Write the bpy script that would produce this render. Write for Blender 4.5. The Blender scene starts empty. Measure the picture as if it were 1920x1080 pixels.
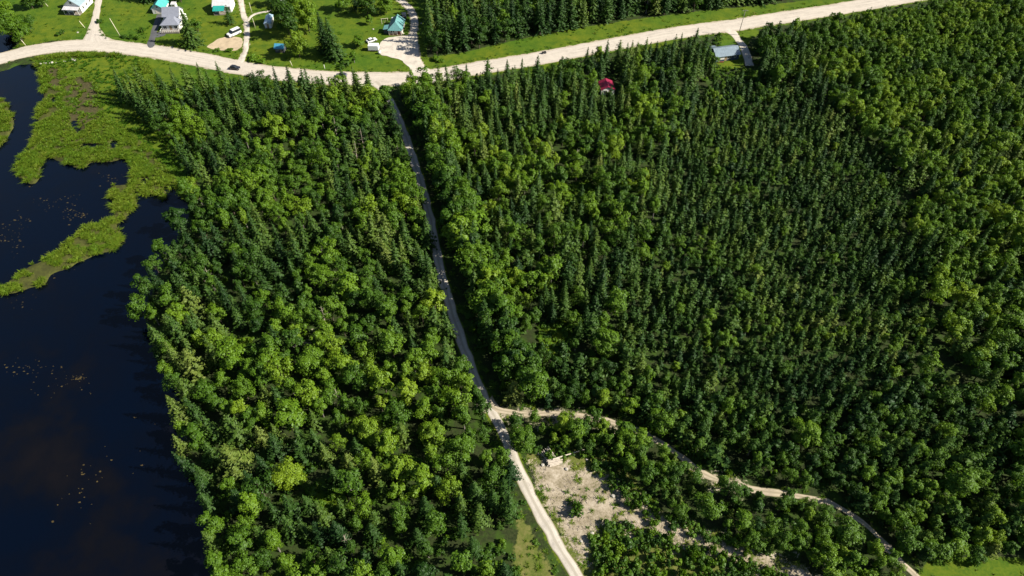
import bpy, math, random
import numpy as np
from mathutils import Vector, Matrix

# ------------------------------------------------------------------ camera, sky, sun, exposure
R = math.radians
sc = bpy.context.scene
COL = sc.collection
CAM_H, PITCH, FPX = 150.0, R(49.0), 1297.0          # drone height, downward pitch, focal length in 1920-px pixels
cam_d = bpy.data.cameras.new('camera'); cam_d.sensor_width = 36.0; cam_d.lens = 36.0*FPX/1920.0
cam_d.clip_start = 0.5; cam_d.clip_end = 8000
cam = bpy.data.objects.new('camera', cam_d); COL.objects.link(cam)
cam.location = (0, 0, CAM_H); cam.rotation_euler = (math.pi/2-PITCH, 0, 0)
sc.camera = cam

SUN_EL, SUN_AZ = R(37.0), R(-8.0)                    # azimuth counted from +X towards +Y
sunv = Vector((math.cos(SUN_EL)*math.cos(SUN_AZ), math.cos(SUN_EL)*math.sin(SUN_AZ), math.sin(SUN_EL)))
w = bpy.data.worlds.new('World'); sc.world = w; w.use_nodes = True
nt = w.node_tree; bg = nt.nodes['Background']
sky = nt.nodes.new('ShaderNodeTexSky'); sky.sky_type = 'NISHITA'; sky.sun_disc = False
sky.sun_elevation = SUN_EL; sky.sun_rotation = math.pi/2-SUN_AZ; sky.altitude = 200
nt.links.new(sky.outputs[0], bg.inputs[0]); bg.inputs[1].default_value = 0.05
sl = bpy.data.lights.new('sun', 'SUN'); sl.energy = 5.0; sl.angle = R(0.53); sl.color = (1.0, 0.92, 0.78)
so = bpy.data.objects.new('sun', sl); COL.objects.link(so)
so.rotation_euler = sunv.to_track_quat('Z', 'Y').to_euler(); so.location = (150, -20, 200)

sc.view_settings.view_transform = 'Standard'; sc.view_settings.look = 'None'
sc.view_settings.exposure = 1.22; sc.view_settings.gamma = 1.0; sc.view_settings.use_curve_mapping = False
sc.render.engine = 'CYCLES'
cy = sc.cycles
cy.max_bounces = 5; cy.diffuse_bounces = 3; cy.glossy_bounces = 2; cy.transmission_bounces = 3; cy.transparent_max_bounces = 4
cy.use_denoising = True
cy.caustics_reflective = False; cy.caustics_refractive = False
sc.render.film_transparent = False

rng = np.random.default_rng(7)
rnd = random.Random(11)
SP, CP = math.sin(PITCH), math.cos(PITCH)

# ------------------------------------------------------------------ picture <-> ground
def g(px, py, z=0.0):
    """point of the ground plane (height z) seen at photo pixel px, py (1920 x 1080)"""
    u, v = (px-960)/FPX, (py-540)/FPX
    d = (CAM_H-z)/(SP+v*CP)
    return Vector((u*d, d*(CP-v*SP), z))
def gp(pts, z=0.0): return np.array([g(x, y, z)[:2] for x, y in pts])
def to_px(x, y, z=0.0):
    dz = z-CAM_H
    dep = y*CP-dz*SP
    return 960+FPX*x/dep, 540+FPX*(-dz*CP-y*SP)/dep
def pxm(py): return CP*((py-540)+FPX*SP/CP)/CAM_H         # pixels per metre across, on the ground

# ------------------------------------------------------------------ 2-D helpers
def inside(P, poly):
    P = np.atleast_2d(P); r = np.zeros(len(P), bool); a = np.asarray(poly, float); b = np.roll(a, -1, 0)
    near = ((P >= a.min(0)) & (P <= a.max(0))).all(1)
    if not near.all():
        if near.any(): r[near] = inside(P[near], poly)
        return r
    x, y = P[:, 0], P[:, 1]
    for (x0, y0), (x1, y1) in zip(a, b):
        c = (y0 > y) != (y1 > y)
        if not c.any(): continue
        t = np.where(c, (y-y0)/((y1-y0) if y1 != y0 else 1e-9), 0)
        r ^= c & (x < x0+t*(x1-x0))
    return r
def seg_dist(P, line, closed=False, reach=14.0):
    """metres to a polyline; points farther than reach from its box are simply far"""
    P = np.atleast_2d(P); L = np.asarray(line, float)
    near = ((P > L.min(0)-reach) & (P < L.max(0)+reach)).all(1)
    if not near.all():
        out = np.full(len(P), 50.0)
        if near.any(): out[near] = seg_dist(P[near], L, closed, 1e9)
        return out
    d = np.full(len(P), 1e9)
    A, B = (L, np.roll(L, -1, 0)) if closed else (L[:-1], L[1:])
    for a, b in zip(A, B):
        ab = b-a; t = np.clip(((P-a)@ab)/max(ab@ab, 1e-9), 0, 1)
        q = P-(a+t[:, None]*ab)
        d = np.minimum(d, np.hypot(q[:, 0], q[:, 1]))
    return d
def sdist(P, poly):                                   # positive inside
    d = seg_dist(P, poly, True); return np.where(inside(P, poly), d, -d)
def smooth(pts, step=1.5, closed=False):
    """Catmull-Rom through world points, resampled"""
    P = [np.array(p, float) for p in pts]; out = []
    n = len(P); rngi = range(n if closed else n-1)
    for i in rngi:
        p1, p2 = P[i], P[(i+1) % n]
        p0 = P[i-1] if (closed or i > 0) else 2*p1-p2
        p3 = P[(i+2) % n] if (closed or i+2 < n) else 2*p2-p1
        k = max(1, int(np.hypot(*(p2-p1))/step))
        for j in range(k):
            t = j/k
            out.append(.5*((2*p1)+(-p0+p2)*t+(2*p0-5*p1+4*p2-p3)*t*t+(-p0+3*p1-3*p2+p3)*t**3))
    if not closed: out.append(P[-1])
    return np.array(out)
_lat = rng.random((64, 64))
def vnoise(x, y, s):
    """smooth value noise 0..1 with feature size s metres"""
    x = np.asarray(x)/s; y = np.asarray(y)/s
    xi, yi = np.floor(x).astype(int), np.floor(y).astype(int); fx, fy = x-xi, y-yi
    fx, fy = fx*fx*(3-2*fx), fy*fy*(3-2*fy)
    L = lambda a, b: _lat[a % 64, b % 64]
    return (L(xi, yi)*(1-fx)+L(xi+1, yi)*fx)*(1-fy)+(L(xi, yi+1)*(1-fx)+L(xi+1, yi+1)*fx)*fy

# ------------------------------------------------------------------ object helpers
def tag(o, label=None, cat=None, group=None, kind=None):
    for k, v in (('label', label), ('category', cat), ('group', group), ('kind', kind)):
        if v: o[k] = v
    return o
def link(o, parent=None):
    COL.objects.link(o)
    if parent is not None: o.parent = parent
    return o
def mesh(name, V, F, mats, mi=None, smooth_=False):
    m = bpy.data.meshes.new(name); m.from_pydata([tuple(v) for v in V], [], [tuple(f) for f in F])
    for k in (mats if isinstance(mats, (list, tuple)) else [mats]): m.materials.append(k)
    if mi is not None: m.polygons.foreach_set('material_index', mi)
    if smooth_: m.polygons.foreach_set('use_smooth', [True]*len(m.polygons))
    m.update(); return m
def part(name, VF, mat, parent=None, **kw):
    return link(bpy.data.objects.new(name, mesh(name, VF[0], VF[1], mat, **kw)), parent)
def empty(name, loc, rz=0.0, sc_=None):
    o = bpy.data.objects.new(name, None); o.location = loc; o.rotation_euler = (0, 0, rz); o.empty_display_size = .3
    if sc_ is not None: o.scale = sc_
    return link(o)
def box(x0, x1, y0, y1, z0, z1, t=0.0):
    """a box; t shrinks its top on every side"""
    V = [(x0, y0, z0), (x1, y0, z0), (x1, y1, z0), (x0, y1, z0), (x0+t, y0+t, z1), (x1-t, y0+t, z1), (x1-t, y1-t, z1), (x0+t, y1-t, z1)]
    return V, [(0, 3, 2, 1), (4, 5, 6, 7), (0, 1, 5, 4), (1, 2, 6, 5), (2, 3, 7, 6), (3, 0, 4, 7)]
def join(*vfs):
    V, F = [], []
    for v, f in vfs:
        n = len(V); V += list(v); F += [tuple(i+n for i in q) for q in f]
    return V, F
def tube(a, b, r0, r1, n=7, caps=True):
    a, b = Vector(a), Vector(b); d = (b-a).normalized(); u = d.orthogonal().normalized(); v = d.cross(u)
    V = []
    for p, r in ((a, r0), (b, r1)):
        for i in range(n):
            t = 2*math.pi*i/n; V.append(tuple(p+u*(math.cos(t)*r)+v*(math.sin(t)*r)))
    F = [(i, (i+1) % n, n+(i+1) % n, n+i) for i in range(n)]
    if caps: F += [tuple(range(n))[::-1], tuple(range(n, 2*n))]
    return V, F
def prism(poly, axis, a, b):
    """2-D polygon extruded from a to b; axis 'y': poly is (x,z); axis 'x': poly is (y,z)"""
    n = len(poly)
    mk = (lambda p, t: (p[0], t, p[1])) if axis == 'y' else (lambda p, t: (t, p[0], p[1]))
    V = [mk(p, a) for p in poly]+[mk(p, b) for p in poly]
    F = [(i, (i+1) % n, n+(i+1) % n, n+i) for i in range(n)]+[tuple(range(n))[::-1], tuple(range(n, 2*n))]
    return V, F

# ------------------------------------------------------------------ materials
def newmat(name):
    m = bpy.data.materials.new(name); m.use_nodes = True; n = m.node_tree; n.nodes.clear()
    out = n.nodes.new('ShaderNodeOutputMaterial'); return m, n, out
class NB:
    """short hand for building node trees"""
    def __init__(s, n): s.n = n
    def node(s, t, ins=None, **kw):
        o = s.n.nodes.new(t)
        for k, v in kw.items(): setattr(o, k, v)
        for k, v in (ins or {}).items():
            if isinstance(v, bpy.types.NodeSocket): s.n.links.new(v, o.inputs[k])
            else: o.inputs[k].default_value = v
        return o
    def noise(s, scale, detail=4, rough=.6, vec=None, dist=0.0):
        i = {'Scale': scale, 'Detail': detail, 'Roughness': rough, 'Distortion': dist}
        if vec is not None: i['Vector'] = vec
        return s.node('ShaderNodeTexNoise', i).outputs['Fac']
    def ramp(s, fac, stops):
        r = s.node('ShaderNodeValToRGB', {'Fac': fac}); e = r.color_ramp.elements
        while len(e) < len(stops): e.new(.5)
        for k, (p, c) in enumerate(stops):
            e[k].position = p; e[k].color = (*c, 1) if len(c) == 3 else c
        return r.outputs['Color']
    def mix(s, f, a, b, mode='MIX'):
        m = s.node('ShaderNodeMix', data_type='RGBA', blend_type=mode)
        for k, v in ((0, f), (6, a), (7, b)):
            if isinstance(v, bpy.types.NodeSocket): s.n.links.new(v, m.inputs[k])
            else: m.inputs[k].default_value = v if k == 0 else (*v, 1)
        return m.outputs[2]
    def math(s, op, a, b=0.0, c=0.0, clamp=False):
        m = s.node('ShaderNodeMath', operation=op, use_clamp=clamp)
        for k, v in enumerate((a, b, c)):
            if isinstance(v, bpy.types.NodeSocket): s.n.links.new(v, m.inputs[k])
            else: m.inputs[k].default_value = v
        return m.outputs[0]
    def maprange(s, v, a, b, c=0.0, d=1.0, smooth=False):
        return s.node('ShaderNodeMapRange', {'Value': v, 'From Min': a, 'From Max': b, 'To Min': c, 'To Max': d}, interpolation_type='SMOOTHSTEP' if smooth else 'LINEAR').outputs[0]
    def attr(s, name, typ='GEOMETRY'): return s.node('ShaderNodeAttribute', attribute_name=name, attribute_type=typ)
    def pos(s): return s.node('ShaderNodeNewGeometry').outputs['Position']
def finish(nb, out, color, rough=.8, bump=None, bstr=.3, bdist=.05, spec=.3, metal=0.0):
    i = {'Base Color': color if isinstance(color, bpy.types.NodeSocket) else (*color, 1), 'Roughness': rough, 'Metallic': metal, 'Specular IOR Level': spec}
    b = nb.node('ShaderNodeBsdfPrincipled', i)
    if bump is not None:
        bn = nb.node('ShaderNodeBump', {'Height': bump, 'Strength': bstr, 'Distance': bdist}); nb.n.links.new(bn.outputs[0], b.inputs['Normal'])
    nb.n.links.new(b.outputs[0], out.inputs[0])
def plain(name, col, rough=.7, var=.25, scale=1.5, spec=.3, metal=0.0, coords='Object'):
    """painted or raw surface with mottled wear"""
    m, n, out = newmat(name); nb = NB(n)
    tc = nb.node('ShaderNodeTexCoord').outputs[coords]
    f = nb.noise(scale, 5, .65, tc); f2 = nb.noise(scale*9, 3, .6, tc)
    lo = tuple(c*(1-var) for c in col); hi = tuple(min(1, c*(1+var)) for c in col)
    c = nb.ramp(f, [(.3, lo), (.7, hi)])
    c = nb.mix(.25, c, nb.ramp(f2, [(.3, lo), (.7, hi)]))
    finish(nb, out, c, rough, f2, .15, .02, spec, metal); return m
def metal_roof(name, col, seam=.45, axis=0):
    """profiled sheet: seams run down the slope, here as fine relief"""
    m, n, out = newmat(name); nb = NB(n)
    tc = nb.node('ShaderNodeTexCoord').outputs['Object']
    sx = nb.node('ShaderNodeSeparateXYZ', {0: tc}).outputs[axis]
    wv = nb.math('PINGPONG', sx, seam)
    rib = nb.maprange(wv, 0, seam*.22, 1, 0)
    f = nb.noise(.9, 4, .6, tc); f2 = nb.noise(5, 4, .65, tc)
    c = nb.ramp(nb.math('ADD', nb.math('MULTIPLY', f, .6), nb.math('MULTIPLY', f2, .4)), [(.3, tuple(x*.72 for x in col)), (.7, tuple(min(1, x*1.15) for x in col))])
    finish(nb, out, c, .42, rib, .6, .05, .4); return m
def leafmat(name, stops, trans=.32, gloss=.05):
    m, n, out = newmat(name); nb = NB(n)
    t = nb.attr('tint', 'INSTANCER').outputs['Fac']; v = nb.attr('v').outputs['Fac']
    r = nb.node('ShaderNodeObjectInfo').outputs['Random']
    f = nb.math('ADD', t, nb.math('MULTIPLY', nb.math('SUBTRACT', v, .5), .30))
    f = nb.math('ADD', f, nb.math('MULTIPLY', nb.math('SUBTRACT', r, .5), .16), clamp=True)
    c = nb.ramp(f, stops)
    d = nb.node('ShaderNodeBsdfDiffuse', {'Color': c}); tl = nb.node('ShaderNodeBsdfTranslucent', {'Color': nb.mix(1.0, c, (1.25, 1.2, .55), 'MULTIPLY')})
    mx = nb.node('ShaderNodeMixShader', {0: trans, 1: d.outputs[0], 2: tl.outputs[0]})
    gl = nb.node('ShaderNodeBsdfGlossy', {'Color': (.9, 1, .95, 1), 'Roughness': .5})
    m2 = nb.node('ShaderNodeMixShader', {0: gloss, 1: mx.outputs[0], 2: gl.outputs[0]})
    n.links.new(m2.outputs[0], out.inputs[0]); return m

M = {}
M['leaf'] = leafmat('broad_leaves', [(0, (.015, .044, .005)), (.35, (.040, .092, .006)), (.65, (.076, .148, .007)), (1, (.130, .200, .010))], .27, .012)
M['needle'] = leafmat('needles', [(0, (.012, .034, .008)), (.4, (.031, .070, .011)), (.7, (.060, .102, .014)), (1, (.110, .142, .028))], .18, .008)
M['grassblade'] = leafmat('grass_blades', [(0, (.024, .085, .004)), (.4, (.072, .138, .008)), (.75, (.120, .165, .014)), (1, (.19, .18, .05))], .3, .01)
M['bark'] = plain('bark', (.055, .043, .033), .9, .4, 3)
M['palebark'] = plain('pale_bark', (.13, .12, .105), .9, .35, 3)
M['deadwood'] = plain('dead_wood', (.26, .22, .18), .9, .3, 3)
M['log'] = plain('peeled_log', (.40, .355, .30), .85, .3, 2)
M['logend'] = plain('log_end', (.42, .31, .19), .85, .25, 4)
M['white'] = plain('white_paint', (.62, .62, .60), .6, .08, 1.2)
M['offwhite'] = plain('cream_siding', (.70, .62, .55), .7, .1, 1.2)
M['glass'] = plain('window_glass', (.02, .025, .03), .08, .2, 2, .5)
M['dark'] = plain('dark_siding', (.05, .055, .065), .7, .2, 1.5)
M['bluewall'] = plain('dark_blue_siding', (.035, .06, .10), .7, .2, 1.5)
M['wood'] = plain('weathered_wood', (.28, .20, .12), .85, .3, 2)
M['redwood'] = plain('reddish_boards', (.25, .07, .045), .8, .3, 2)
M['greywood'] = plain('grey_pole_wood', (.17, .15, .13), .9, .3, 2)
M['palewood'] = plain('pale_pole_wood', (.52, .48, .36), .85, .2, 2)
M['roof_ice'] = metal_roof('pale_ice_blue_roof', (.20, .275, .31))
M['roof_teal'] = metal_roof('bright_teal_roof', (.06, .33, .31), axis=1)
M['roof_teal_pale'] = metal_roof('pale_teal_roof', (.10, .24, .245))
M['roof_deepteal'] = metal_roof('deep_teal_roof', (.02, .25, .22))
M['roof_grey'] = plain('slate_grey_shingles', (.17, .185, .23), .85, .15, 1.0)
M['roof_white'] = metal_roof('white_roof', (.46, .46, .48))
M['roof_skyblue'] = metal_roof('sky_blue_roof', (.30, .43, .55))
M['roof_blue'] = metal_roof('blue_roof', (.05, .23, .36))
M['roof_steel'] = metal_roof('steel_blue_roof', (.15, .20, .245))
M['roof_red'] = metal_roof('crimson_roof', (.21, .014, .045), axis=1)
M['tyre'] = plain('tyre_rubber', (.02, .02, .022), .85, .2, 3)
M['rim'] = plain('wheel_rim', (.35, .35, .36), .4, .1, 3, .5, .6)
M['carwhite'] = plain('white_car_paint', (.60, .61, .62), .25, .04, 1, .5)
M['carblack'] = plain('black_car_paint', (.018, .02, .028), .2, .1, 1, .5)
M['cargrey'] = plain('grey_car_paint', (.10, .10, .115), .25, .1, 1, .5)
M['lamp'] = plain('headlamp_glass', (.6, .6, .58), .15, .05, 2, .5)
M['stone'] = plain('pale_stone', (.33, .31, .275), .9, .25, 2)
M['weed'] = plain('floating_weed', (.050, .036, .010), .8, .6, .12, coords='Object')

def ground_material():
    m, n, out = newmat('ground'); nb = NB(n); P = nb.pos()
    big, mid, fine = nb.noise(.035, 4, .6, P), nb.noise(.28, 5, .65, P), nb.noise(1.7, 5, .7, P)
    floor = nb.ramp(fine, [(.3, (.010, .014, .005)), (.55, (.022, .032, .009)), (.75, (.042, .040, .020))])
    herb = nb.ramp(mid, [(.3, (.016, .036, .005)), (.7, (.030, .060, .007))])
    floor = nb.mix(nb.maprange(mid, .45, .6), floor, herb)
    mixf = nb.math('ADD', nb.math('MULTIPLY', mid, .6), nb.math('MULTIPLY', fine, .4))
    lawn = nb.ramp(mixf, [(.3, (.020, .050, .004)), (.43, (.044, .082, .004)), (.55, (.080, .110, .005)), (.66, (.108, .122, .008)), (.78, (.17, .15, .035))])
    lawn = nb.mix(nb.maprange(big, .42, .62), lawn, nb.mix(1.0, lawn, (.62, .88, .9), 'MULTIPLY'))
    sand = nb.ramp(mixf, [(.30, (.060, .058, .025)), (.43, (.17, .145, .095)), (.55, (.285, .245, .185)), (.70, (.41, .37, .305))])
    marsh = nb.ramp(mixf, [(.3, (.018, .018, .008)), (.5, (.045, .050, .012)), (.65, (.075, .085, .016)), (.8, (.10, .085, .03))])
    peat = nb.ramp(fine, [(.3, (.026, .024, .010)), (.7, (.075, .066, .028))])
    dry = nb.ramp(mixf, [(.3, (.035, .060, .010)), (.46, (.075, .095, .018)), (.60, (.125, .120, .038)), (.75, (.20, .175, .095))])
    def mask(nm, amp=.5):
        a = nb.attr(nm).outputs['Fac']
        e = nb.math('ADD', a, nb.math('MULTIPLY', nb.math('SUBTRACT', mixf, .5), amp*2.2))
        return nb.maprange(e, .42, .58, smooth=True)
    c = nb.mix(mask('lawn', .35), floor, lawn)
    c = nb.mix(mask('dry', .6), c, dry)
    c = nb.mix(mask('sand', .95), c, sand)
    c = nb.mix(mask('marsh', .2), c, marsh)
    c = nb.mix(mask('peat', .4), c, peat)
    c = nb.mix(mask('bed', .1), c, (.010, .009, .007))
    finish(nb, out, c, .95, mixf, .5, .25, .15); return m
def gravel_material(name, base, streak, two_track=False, edge=(.2, .17, .11)):
    m, n, out = newmat(name); nb = NB(n); P = nb.pos()
    uv = nb.node('ShaderNodeUVMap').outputs[0]; sp = nb.node('ShaderNodeSeparateXYZ', {0: uv})
    u, v = sp.outputs[0], sp.outputs[1]
    st = nb.node('ShaderNodeCombineXYZ', {0: nb.math('MULTIPLY', u, 14.0), 1: nb.math('MULTIPLY', v, .06)}).outputs[0]
    stn = nb.noise(1.0, 3, .6, st); fine = nb.noise(2.2, 5, .7, P); mid = nb.noise(.35, 4, .6, P)
    f = nb.math('ADD', nb.math('MULTIPLY', stn, streak), nb.math('ADD', nb.math('MULTIPLY', fine, .35), nb.math('MULTIPLY', mid, .65-streak)))
    c = nb.ramp(f, [(.34, tuple(x*.64 for x in base)), (.50, base), (.66, tuple(min(.8, x*1.2) for x in base))])
    e = nb.math('ABSOLUTE', nb.math('SUBTRACT', u, .5))
    if two_track:
        tr = nb.math('ABSOLUTE', nb.math('SUBTRACT', e, .26))
        k = nb.maprange(nb.math('ADD', tr, nb.math('MULTIPLY', nb.math('SUBTRACT', fine, .5), .22)), .10, .20)
        c = nb.mix(nb.math('MULTIPLY', k, .75), c, tuple(b*.55+a*.3 for a, b in zip(edge, base)))
    ke = nb.maprange(nb.math('ADD', e, nb.math('MULTIPLY', nb.math('SUBTRACT', mid, .5), .18)), .40, .5)
    c = nb.mix(nb.math('MULTIPLY', ke, .8), c, edge)
    finish(nb, out, c, .95, fine, .4, .06, .15); return m
def water_material():
    m, n, out = newmat('dark_water'); nb = NB(n); P = nb.pos()
    a, b = nb.noise(.022, 3, .5, P, .6), nb.noise(.16, 5, .65, P)
    f = nb.math('ADD', nb.math('MULTIPLY', a, .75), nb.math('MULTIPLY', b, .25))
    c = nb.ramp(f, [(.42, (.0002, .0014, .0056)), (.52, (.0006, .0014, .0044)), (.60, (.0022, .0021, .0030)), (.74, (.0048, .0036, .0032))])
    rip = nb.noise(.9, 4, .6, P)
    finish(nb, out, c, .05, rip, .10, .04, .34); return m
M['ground'] = ground_material(); M['water'] = water_material()
M['gravel'] = gravel_material('pale_road_gravel', (.39, .355, .31), .42, edge=(.27, .235, .16))
M['track'] = gravel_material('dirt_track', (.40, .37, .325), .3, True, (.16, .14, .07))
M['lane'] = gravel_material('tan_lane', (.33, .285, .215), .25, True, (.12, .11, .05))
M['yard'] = gravel_material('yard_gravel', (.42, .385, .335), .1, edge=(.27, .23, .14))
M['tan'] = gravel_material('tan_dirt', (.36, .29, .20), .1, edge=(.22, .18, .08))
M['asphalt'] = gravel_material('worn_asphalt', (.075, .078, .085), .2, edge=(.10, .10, .08))

# ------------------------------------------------------------------ the lie of the land (photo pixels, turned into metres)
MAIN = [(-160, 150), (-60, 126), (0, 110), (50, 97), (100, 89), (150, 85), (200, 86), (250, 92), (300, 98), (350, 107), (400, 117), (450, 127), (500, 135), (600, 145), (700, 148),
        (770, 147), (800, 144), (850, 136), (900, 127), (1012, 109), (1181, 77), (1300, 57), (1378, 47), (1440, 37), (1590, 14), (1700, -5), (1850, -30), (2000, -52)]
TRACK = [(704, 150), (718, 168), (737, 200), (757, 246), (779, 310), (798, 375), (812, 435), (823, 492), (836, 548), (856, 612), (880, 680), (906, 744), (934, 792), (966, 866), (1000, 938), (1040, 1012), (1088, 1090), (1140, 1170)]
LANE = [(912, 758), (948, 772), (1010, 776), (1080, 780), (1150, 792), (1205, 812), (1255, 840), (1310, 882), (1370, 908), (1440, 922), (1520, 934), (1590, 960), (1640, 1000), (1692, 1056), (1740, 1100), (1800, 1160)]
LAKE = [(-700, 70), (-60, 148), (-10, 136), (18, 129), (34, 121), (66, 120), (110, 132), (200, 220), (300, 300), (350, 355), (352, 400), (340, 430), (322, 462), (296, 500), (280, 545), (266, 590), (278, 640),
        (302, 700), (334, 738), (340, 800), (346, 860), (362, 920), (380, 970), (402, 1035), (420, 1110), (440, 1190), (-900, 1190)]
NPOND = [(-200, 40), (0, 58), (22, 66), (28, 88), (2, 97), (-60, 112), (-220, 120)]
MARSH = [(60, 117), (110, 106), (200, 104), (262, 118), (300, 180), (360, 300), (366, 364), (339, 371), (318, 350), (308, 348), (316, 364), (304, 376), (287, 365), (264, 365), (257, 357), (274, 340), (267, 333),
         (258, 350), (250, 362), (258, 376), (255, 391), (241, 406), (222, 417), (225, 434), (231, 448), (213, 470), (172, 481), (143, 495), (126, 505), (97, 513), (84, 532), (57, 540), (26, 550), (-6, 552),
         (-8, 538), (22, 519), (57, 496), (95, 476), (121, 456), (143, 436), (161, 422), (184, 418), (204, 407), (210, 394), (211, 373), (201, 356), (212, 345), (238, 344), (246, 341), (246, 319), (243, 307), (230, 297),
         (207, 303), (172, 304), (155, 315), (129, 312), (103, 300), (90, 294), (79, 310), (75, 333), (62, 346), (43, 339), (26, 325), (29, 305), (45, 285), (58, 267), (65, 238), (67, 208), (78, 192), (75, 160), (67, 125)]
MARSH2 = [(-70, 165), (0, 184), (14, 194), (25, 214), (26, 240), (12, 261), (-4, 277), (-70, 300)]
POOLS = [[(97, 180), (108, 182), (106, 192), (95, 193)], [(140, 238), (146, 236), (151, 248), (146, 251)], [(133, 225), (139, 228), (141, 238), (136, 236)], [(180, 268), (196, 272), (178, 277), (150, 276), (156, 270)], [(212, 263), (222, 269), (214, 276), (206, 271)]]
ROADS = []                                           # (world line, half width) for keeping trees off
def road_line(pts, hw): L = smooth(gp(pts), 1.5); ROADS.append((L, hw)); return L
L_MAIN = road_line(MAIN, 4.7); L_TRACK = road_line(TRACK, 1.5); L_LANE = road_line(LANE, .6)
L_SIDE = road_line([(181, 84), (176, 66), (177, 45), (182, 18), (188, -14), (196, -50)], 1.5)
L_ASPH = road_line([(281, 92), (284, 76), (291, 54), (297, 36), (300, 27)], 1.3)
L_YARD = road_line([(446, 120), (455, 108), (461, 90), (463, 62), (462, 42), (456, 26), (453, 8), (449, -8), (446, -30)], 1.1)
L_SPUR = road_line([(463, 40), (472, 30), (486, 24), (511, 20)], .9)
L_LOOP = road_line([(796, 140), (782, 112), (777, 88), (775, 62), (777, 40), (772, 22), (758, 6), (738, -8), (715, -26)], 1.7)
L_BLUE = road_line([(1362, 52), (1378, 66), (1390, 82), (1400, 102), (1406, 124)], 1.7)
PAD = gp([(718, 76), (732, 70), (755, 67), (772, 64), (780, 72), (779, 95), (785, 114), (806, 133), (800, 140), (772, 139), (766, 126), (756, 117), (738, 108), (714, 102), (709, 92), (711, 82)])
TAN = gp([(388, 88), (398, 80), (412, 72), (430, 69), (452, 72), (456, 79), (448, 92), (425, 96), (402, 92)])
LAWNS = [gp(p) for p in (
    [(-200, -60), (800, -60), (797, 60), (802, 110), (822, 122), (770, 138), (600, 131), (500, 122), (400, 106), (300, 88), (200, 74), (100, 76), (40, 88), (22, 66), (-60, 40)],
    [(800, 108), (860, 100), (980, 72), (1100, 50), (1220, 32), (1340, 18), (1480, 5), (1600, -12), (1640, 0), (1440, 27), (1180, 66), (1010, 98), (900, 115), (830, 126)],
    [(960, 148), (1000, 118), (1060, 112), (1075, 135), (1010, 150)],
    [(1160, 92), (1260, 72), (1270, 90), (1200, 105)],
    [(1346, 78), (1354, 66), (1420, 54), (1428, 62), (1404, 76), (1396, 122), (1380, 130), (1352, 131), (1344, 118)],
    [(60, 112), (260, 104), (262, 125), (300, 200), (352, 300), (362, 360), (335, 345), (285, 285), (240, 245), (195, 215), (185, 165), (160, 140), (130, 150), (112, 126), (80, 128)],
    [(255, 104), (450, 140), (700, 163), (722, 178), (330, 184), (232, 184)],
    [(1700, 1095), (1745, 1050), (1850, 1042), (1960, 1050), (1960, 1120), (1740, 1120)],
    [(1130, 360), (1100, 340), (1060, 350), (1060, 385), (1100, 395)], [(1010, 610), (1060, 600), (1085, 640), (1050, 675), (1010, 660)],
    [(410, 640), (470, 632), (480, 660), (420, 672)], [(700, 850), (790, 860), (800, 900), (720, 900)], [(590, 905), (650, 910), (640, 960), (580, 950)])]
SAND = [gp(p) for p in (
    [(998, 872), (1035, 858), (1075, 875), (1110, 890), (1150, 895), (1190, 930), (1222, 962), (1325, 1006), (1420, 1038), (1500, 1066), (1600, 1108), (1500, 1100), (1390, 1056), (1270, 1020), (1172, 994), (1135, 990), (1108, 1016), (1096, 1050), (1072, 1030), (1040, 968), (1008, 905)],
    [(935, 765), (960, 768), (1090, 776), (1160, 792), (1150, 802), (1060, 792), (960, 790)], [(1330, 890), (1390, 908), (1390, 920), (1330, 905)], [(590, 630), (605, 640), (595, 660), (583, 650)])]
DRY = [gp(p) for p in ([(975, 960), (1000, 1000), (1050, 1110), (940, 1110), (965, 1040)], [(1140, 990), (1300, 1040), (1480, 1110), (1100, 1110), (1110, 1030)], [(985, 850), (1050, 838), (1150, 856), (1210, 925), (1250, 965), (1420, 1030), (1520, 1064), (1500, 1110), (1100, 1110), (1065, 1050), (1010, 920)])]
PEAT = [gp(p) for p in ([(88, 130), (105, 125), (118, 150), (112, 168), (95, 160)], [(122, 162), (150, 146), (178, 156), (188, 192), (172, 226), (150, 248), (126, 214)])]
W_LAKE, W_POND = smooth(gp(LAKE), 4, True), gp(NPOND)
W_MARSH, W_MARSH2, W_POOLS = smooth(gp(MARSH), 1.2, True), smooth(gp(MARSH2), 2, True), [gp(p) for p in POOLS]
WATER_Z = -.40

def water_depth(P):
    """signed metres: positive on open water"""
    wob = (vnoise(P[:, 0], P[:, 1], 2.2)-.5)*1.5+(vnoise(P[:, 0]+31, P[:, 1], 6)-.5)*1.6
    d = np.maximum(sdist(P, W_LAKE), sdist(P, W_POND))
    d = np.minimum(d, -sdist(P, W_MARSH)); d = np.minimum(d, -sdist(P, W_MARSH2))
    for q in W_POOLS: d = np.maximum(d, sdist(P, q)*1.2)
    return d+wob*.55

# ------------------------------------------------------------------ ground, water, roads
def axis(a, b, step, far): 
    core = np.arange(a, b+.01, step); ext = np.array([4, 10, 20, 40, 80, 160, 320, 640, 1280, 2600])[:far]
    return np.concatenate([(a-ext)[::-1], core, b+ext])
XS, YS = axis(-255, 255, .95, 10), axis(36, 332, .95, 10)
GX, GY = np.meshgrid(XS, YS); GP = np.stack([GX.ravel(), GY.ravel()], 1)
core = (np.abs(GP[:, 0]) < 262) & (GP[:, 1] > 30) & (GP[:, 1] < 338)
wd = np.full(len(GP), -20.0); wet = core & (GP[:, 0] < -55); wd[wet] = water_depth(GP[wet])
far_l = ~core & (GP[:, 0] < -60) & (GP[:, 1] < 225); wd[far_l] = 8.0
land = 1/(1+np.exp(np.clip(wd*3.2, -40, 40)))                # 1 on land, 0 in the lake
und = (vnoise(GP[:, 0], GP[:, 1], 5)-.5)*.18
road_near = np.full(len(GP), 99.0)
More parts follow.
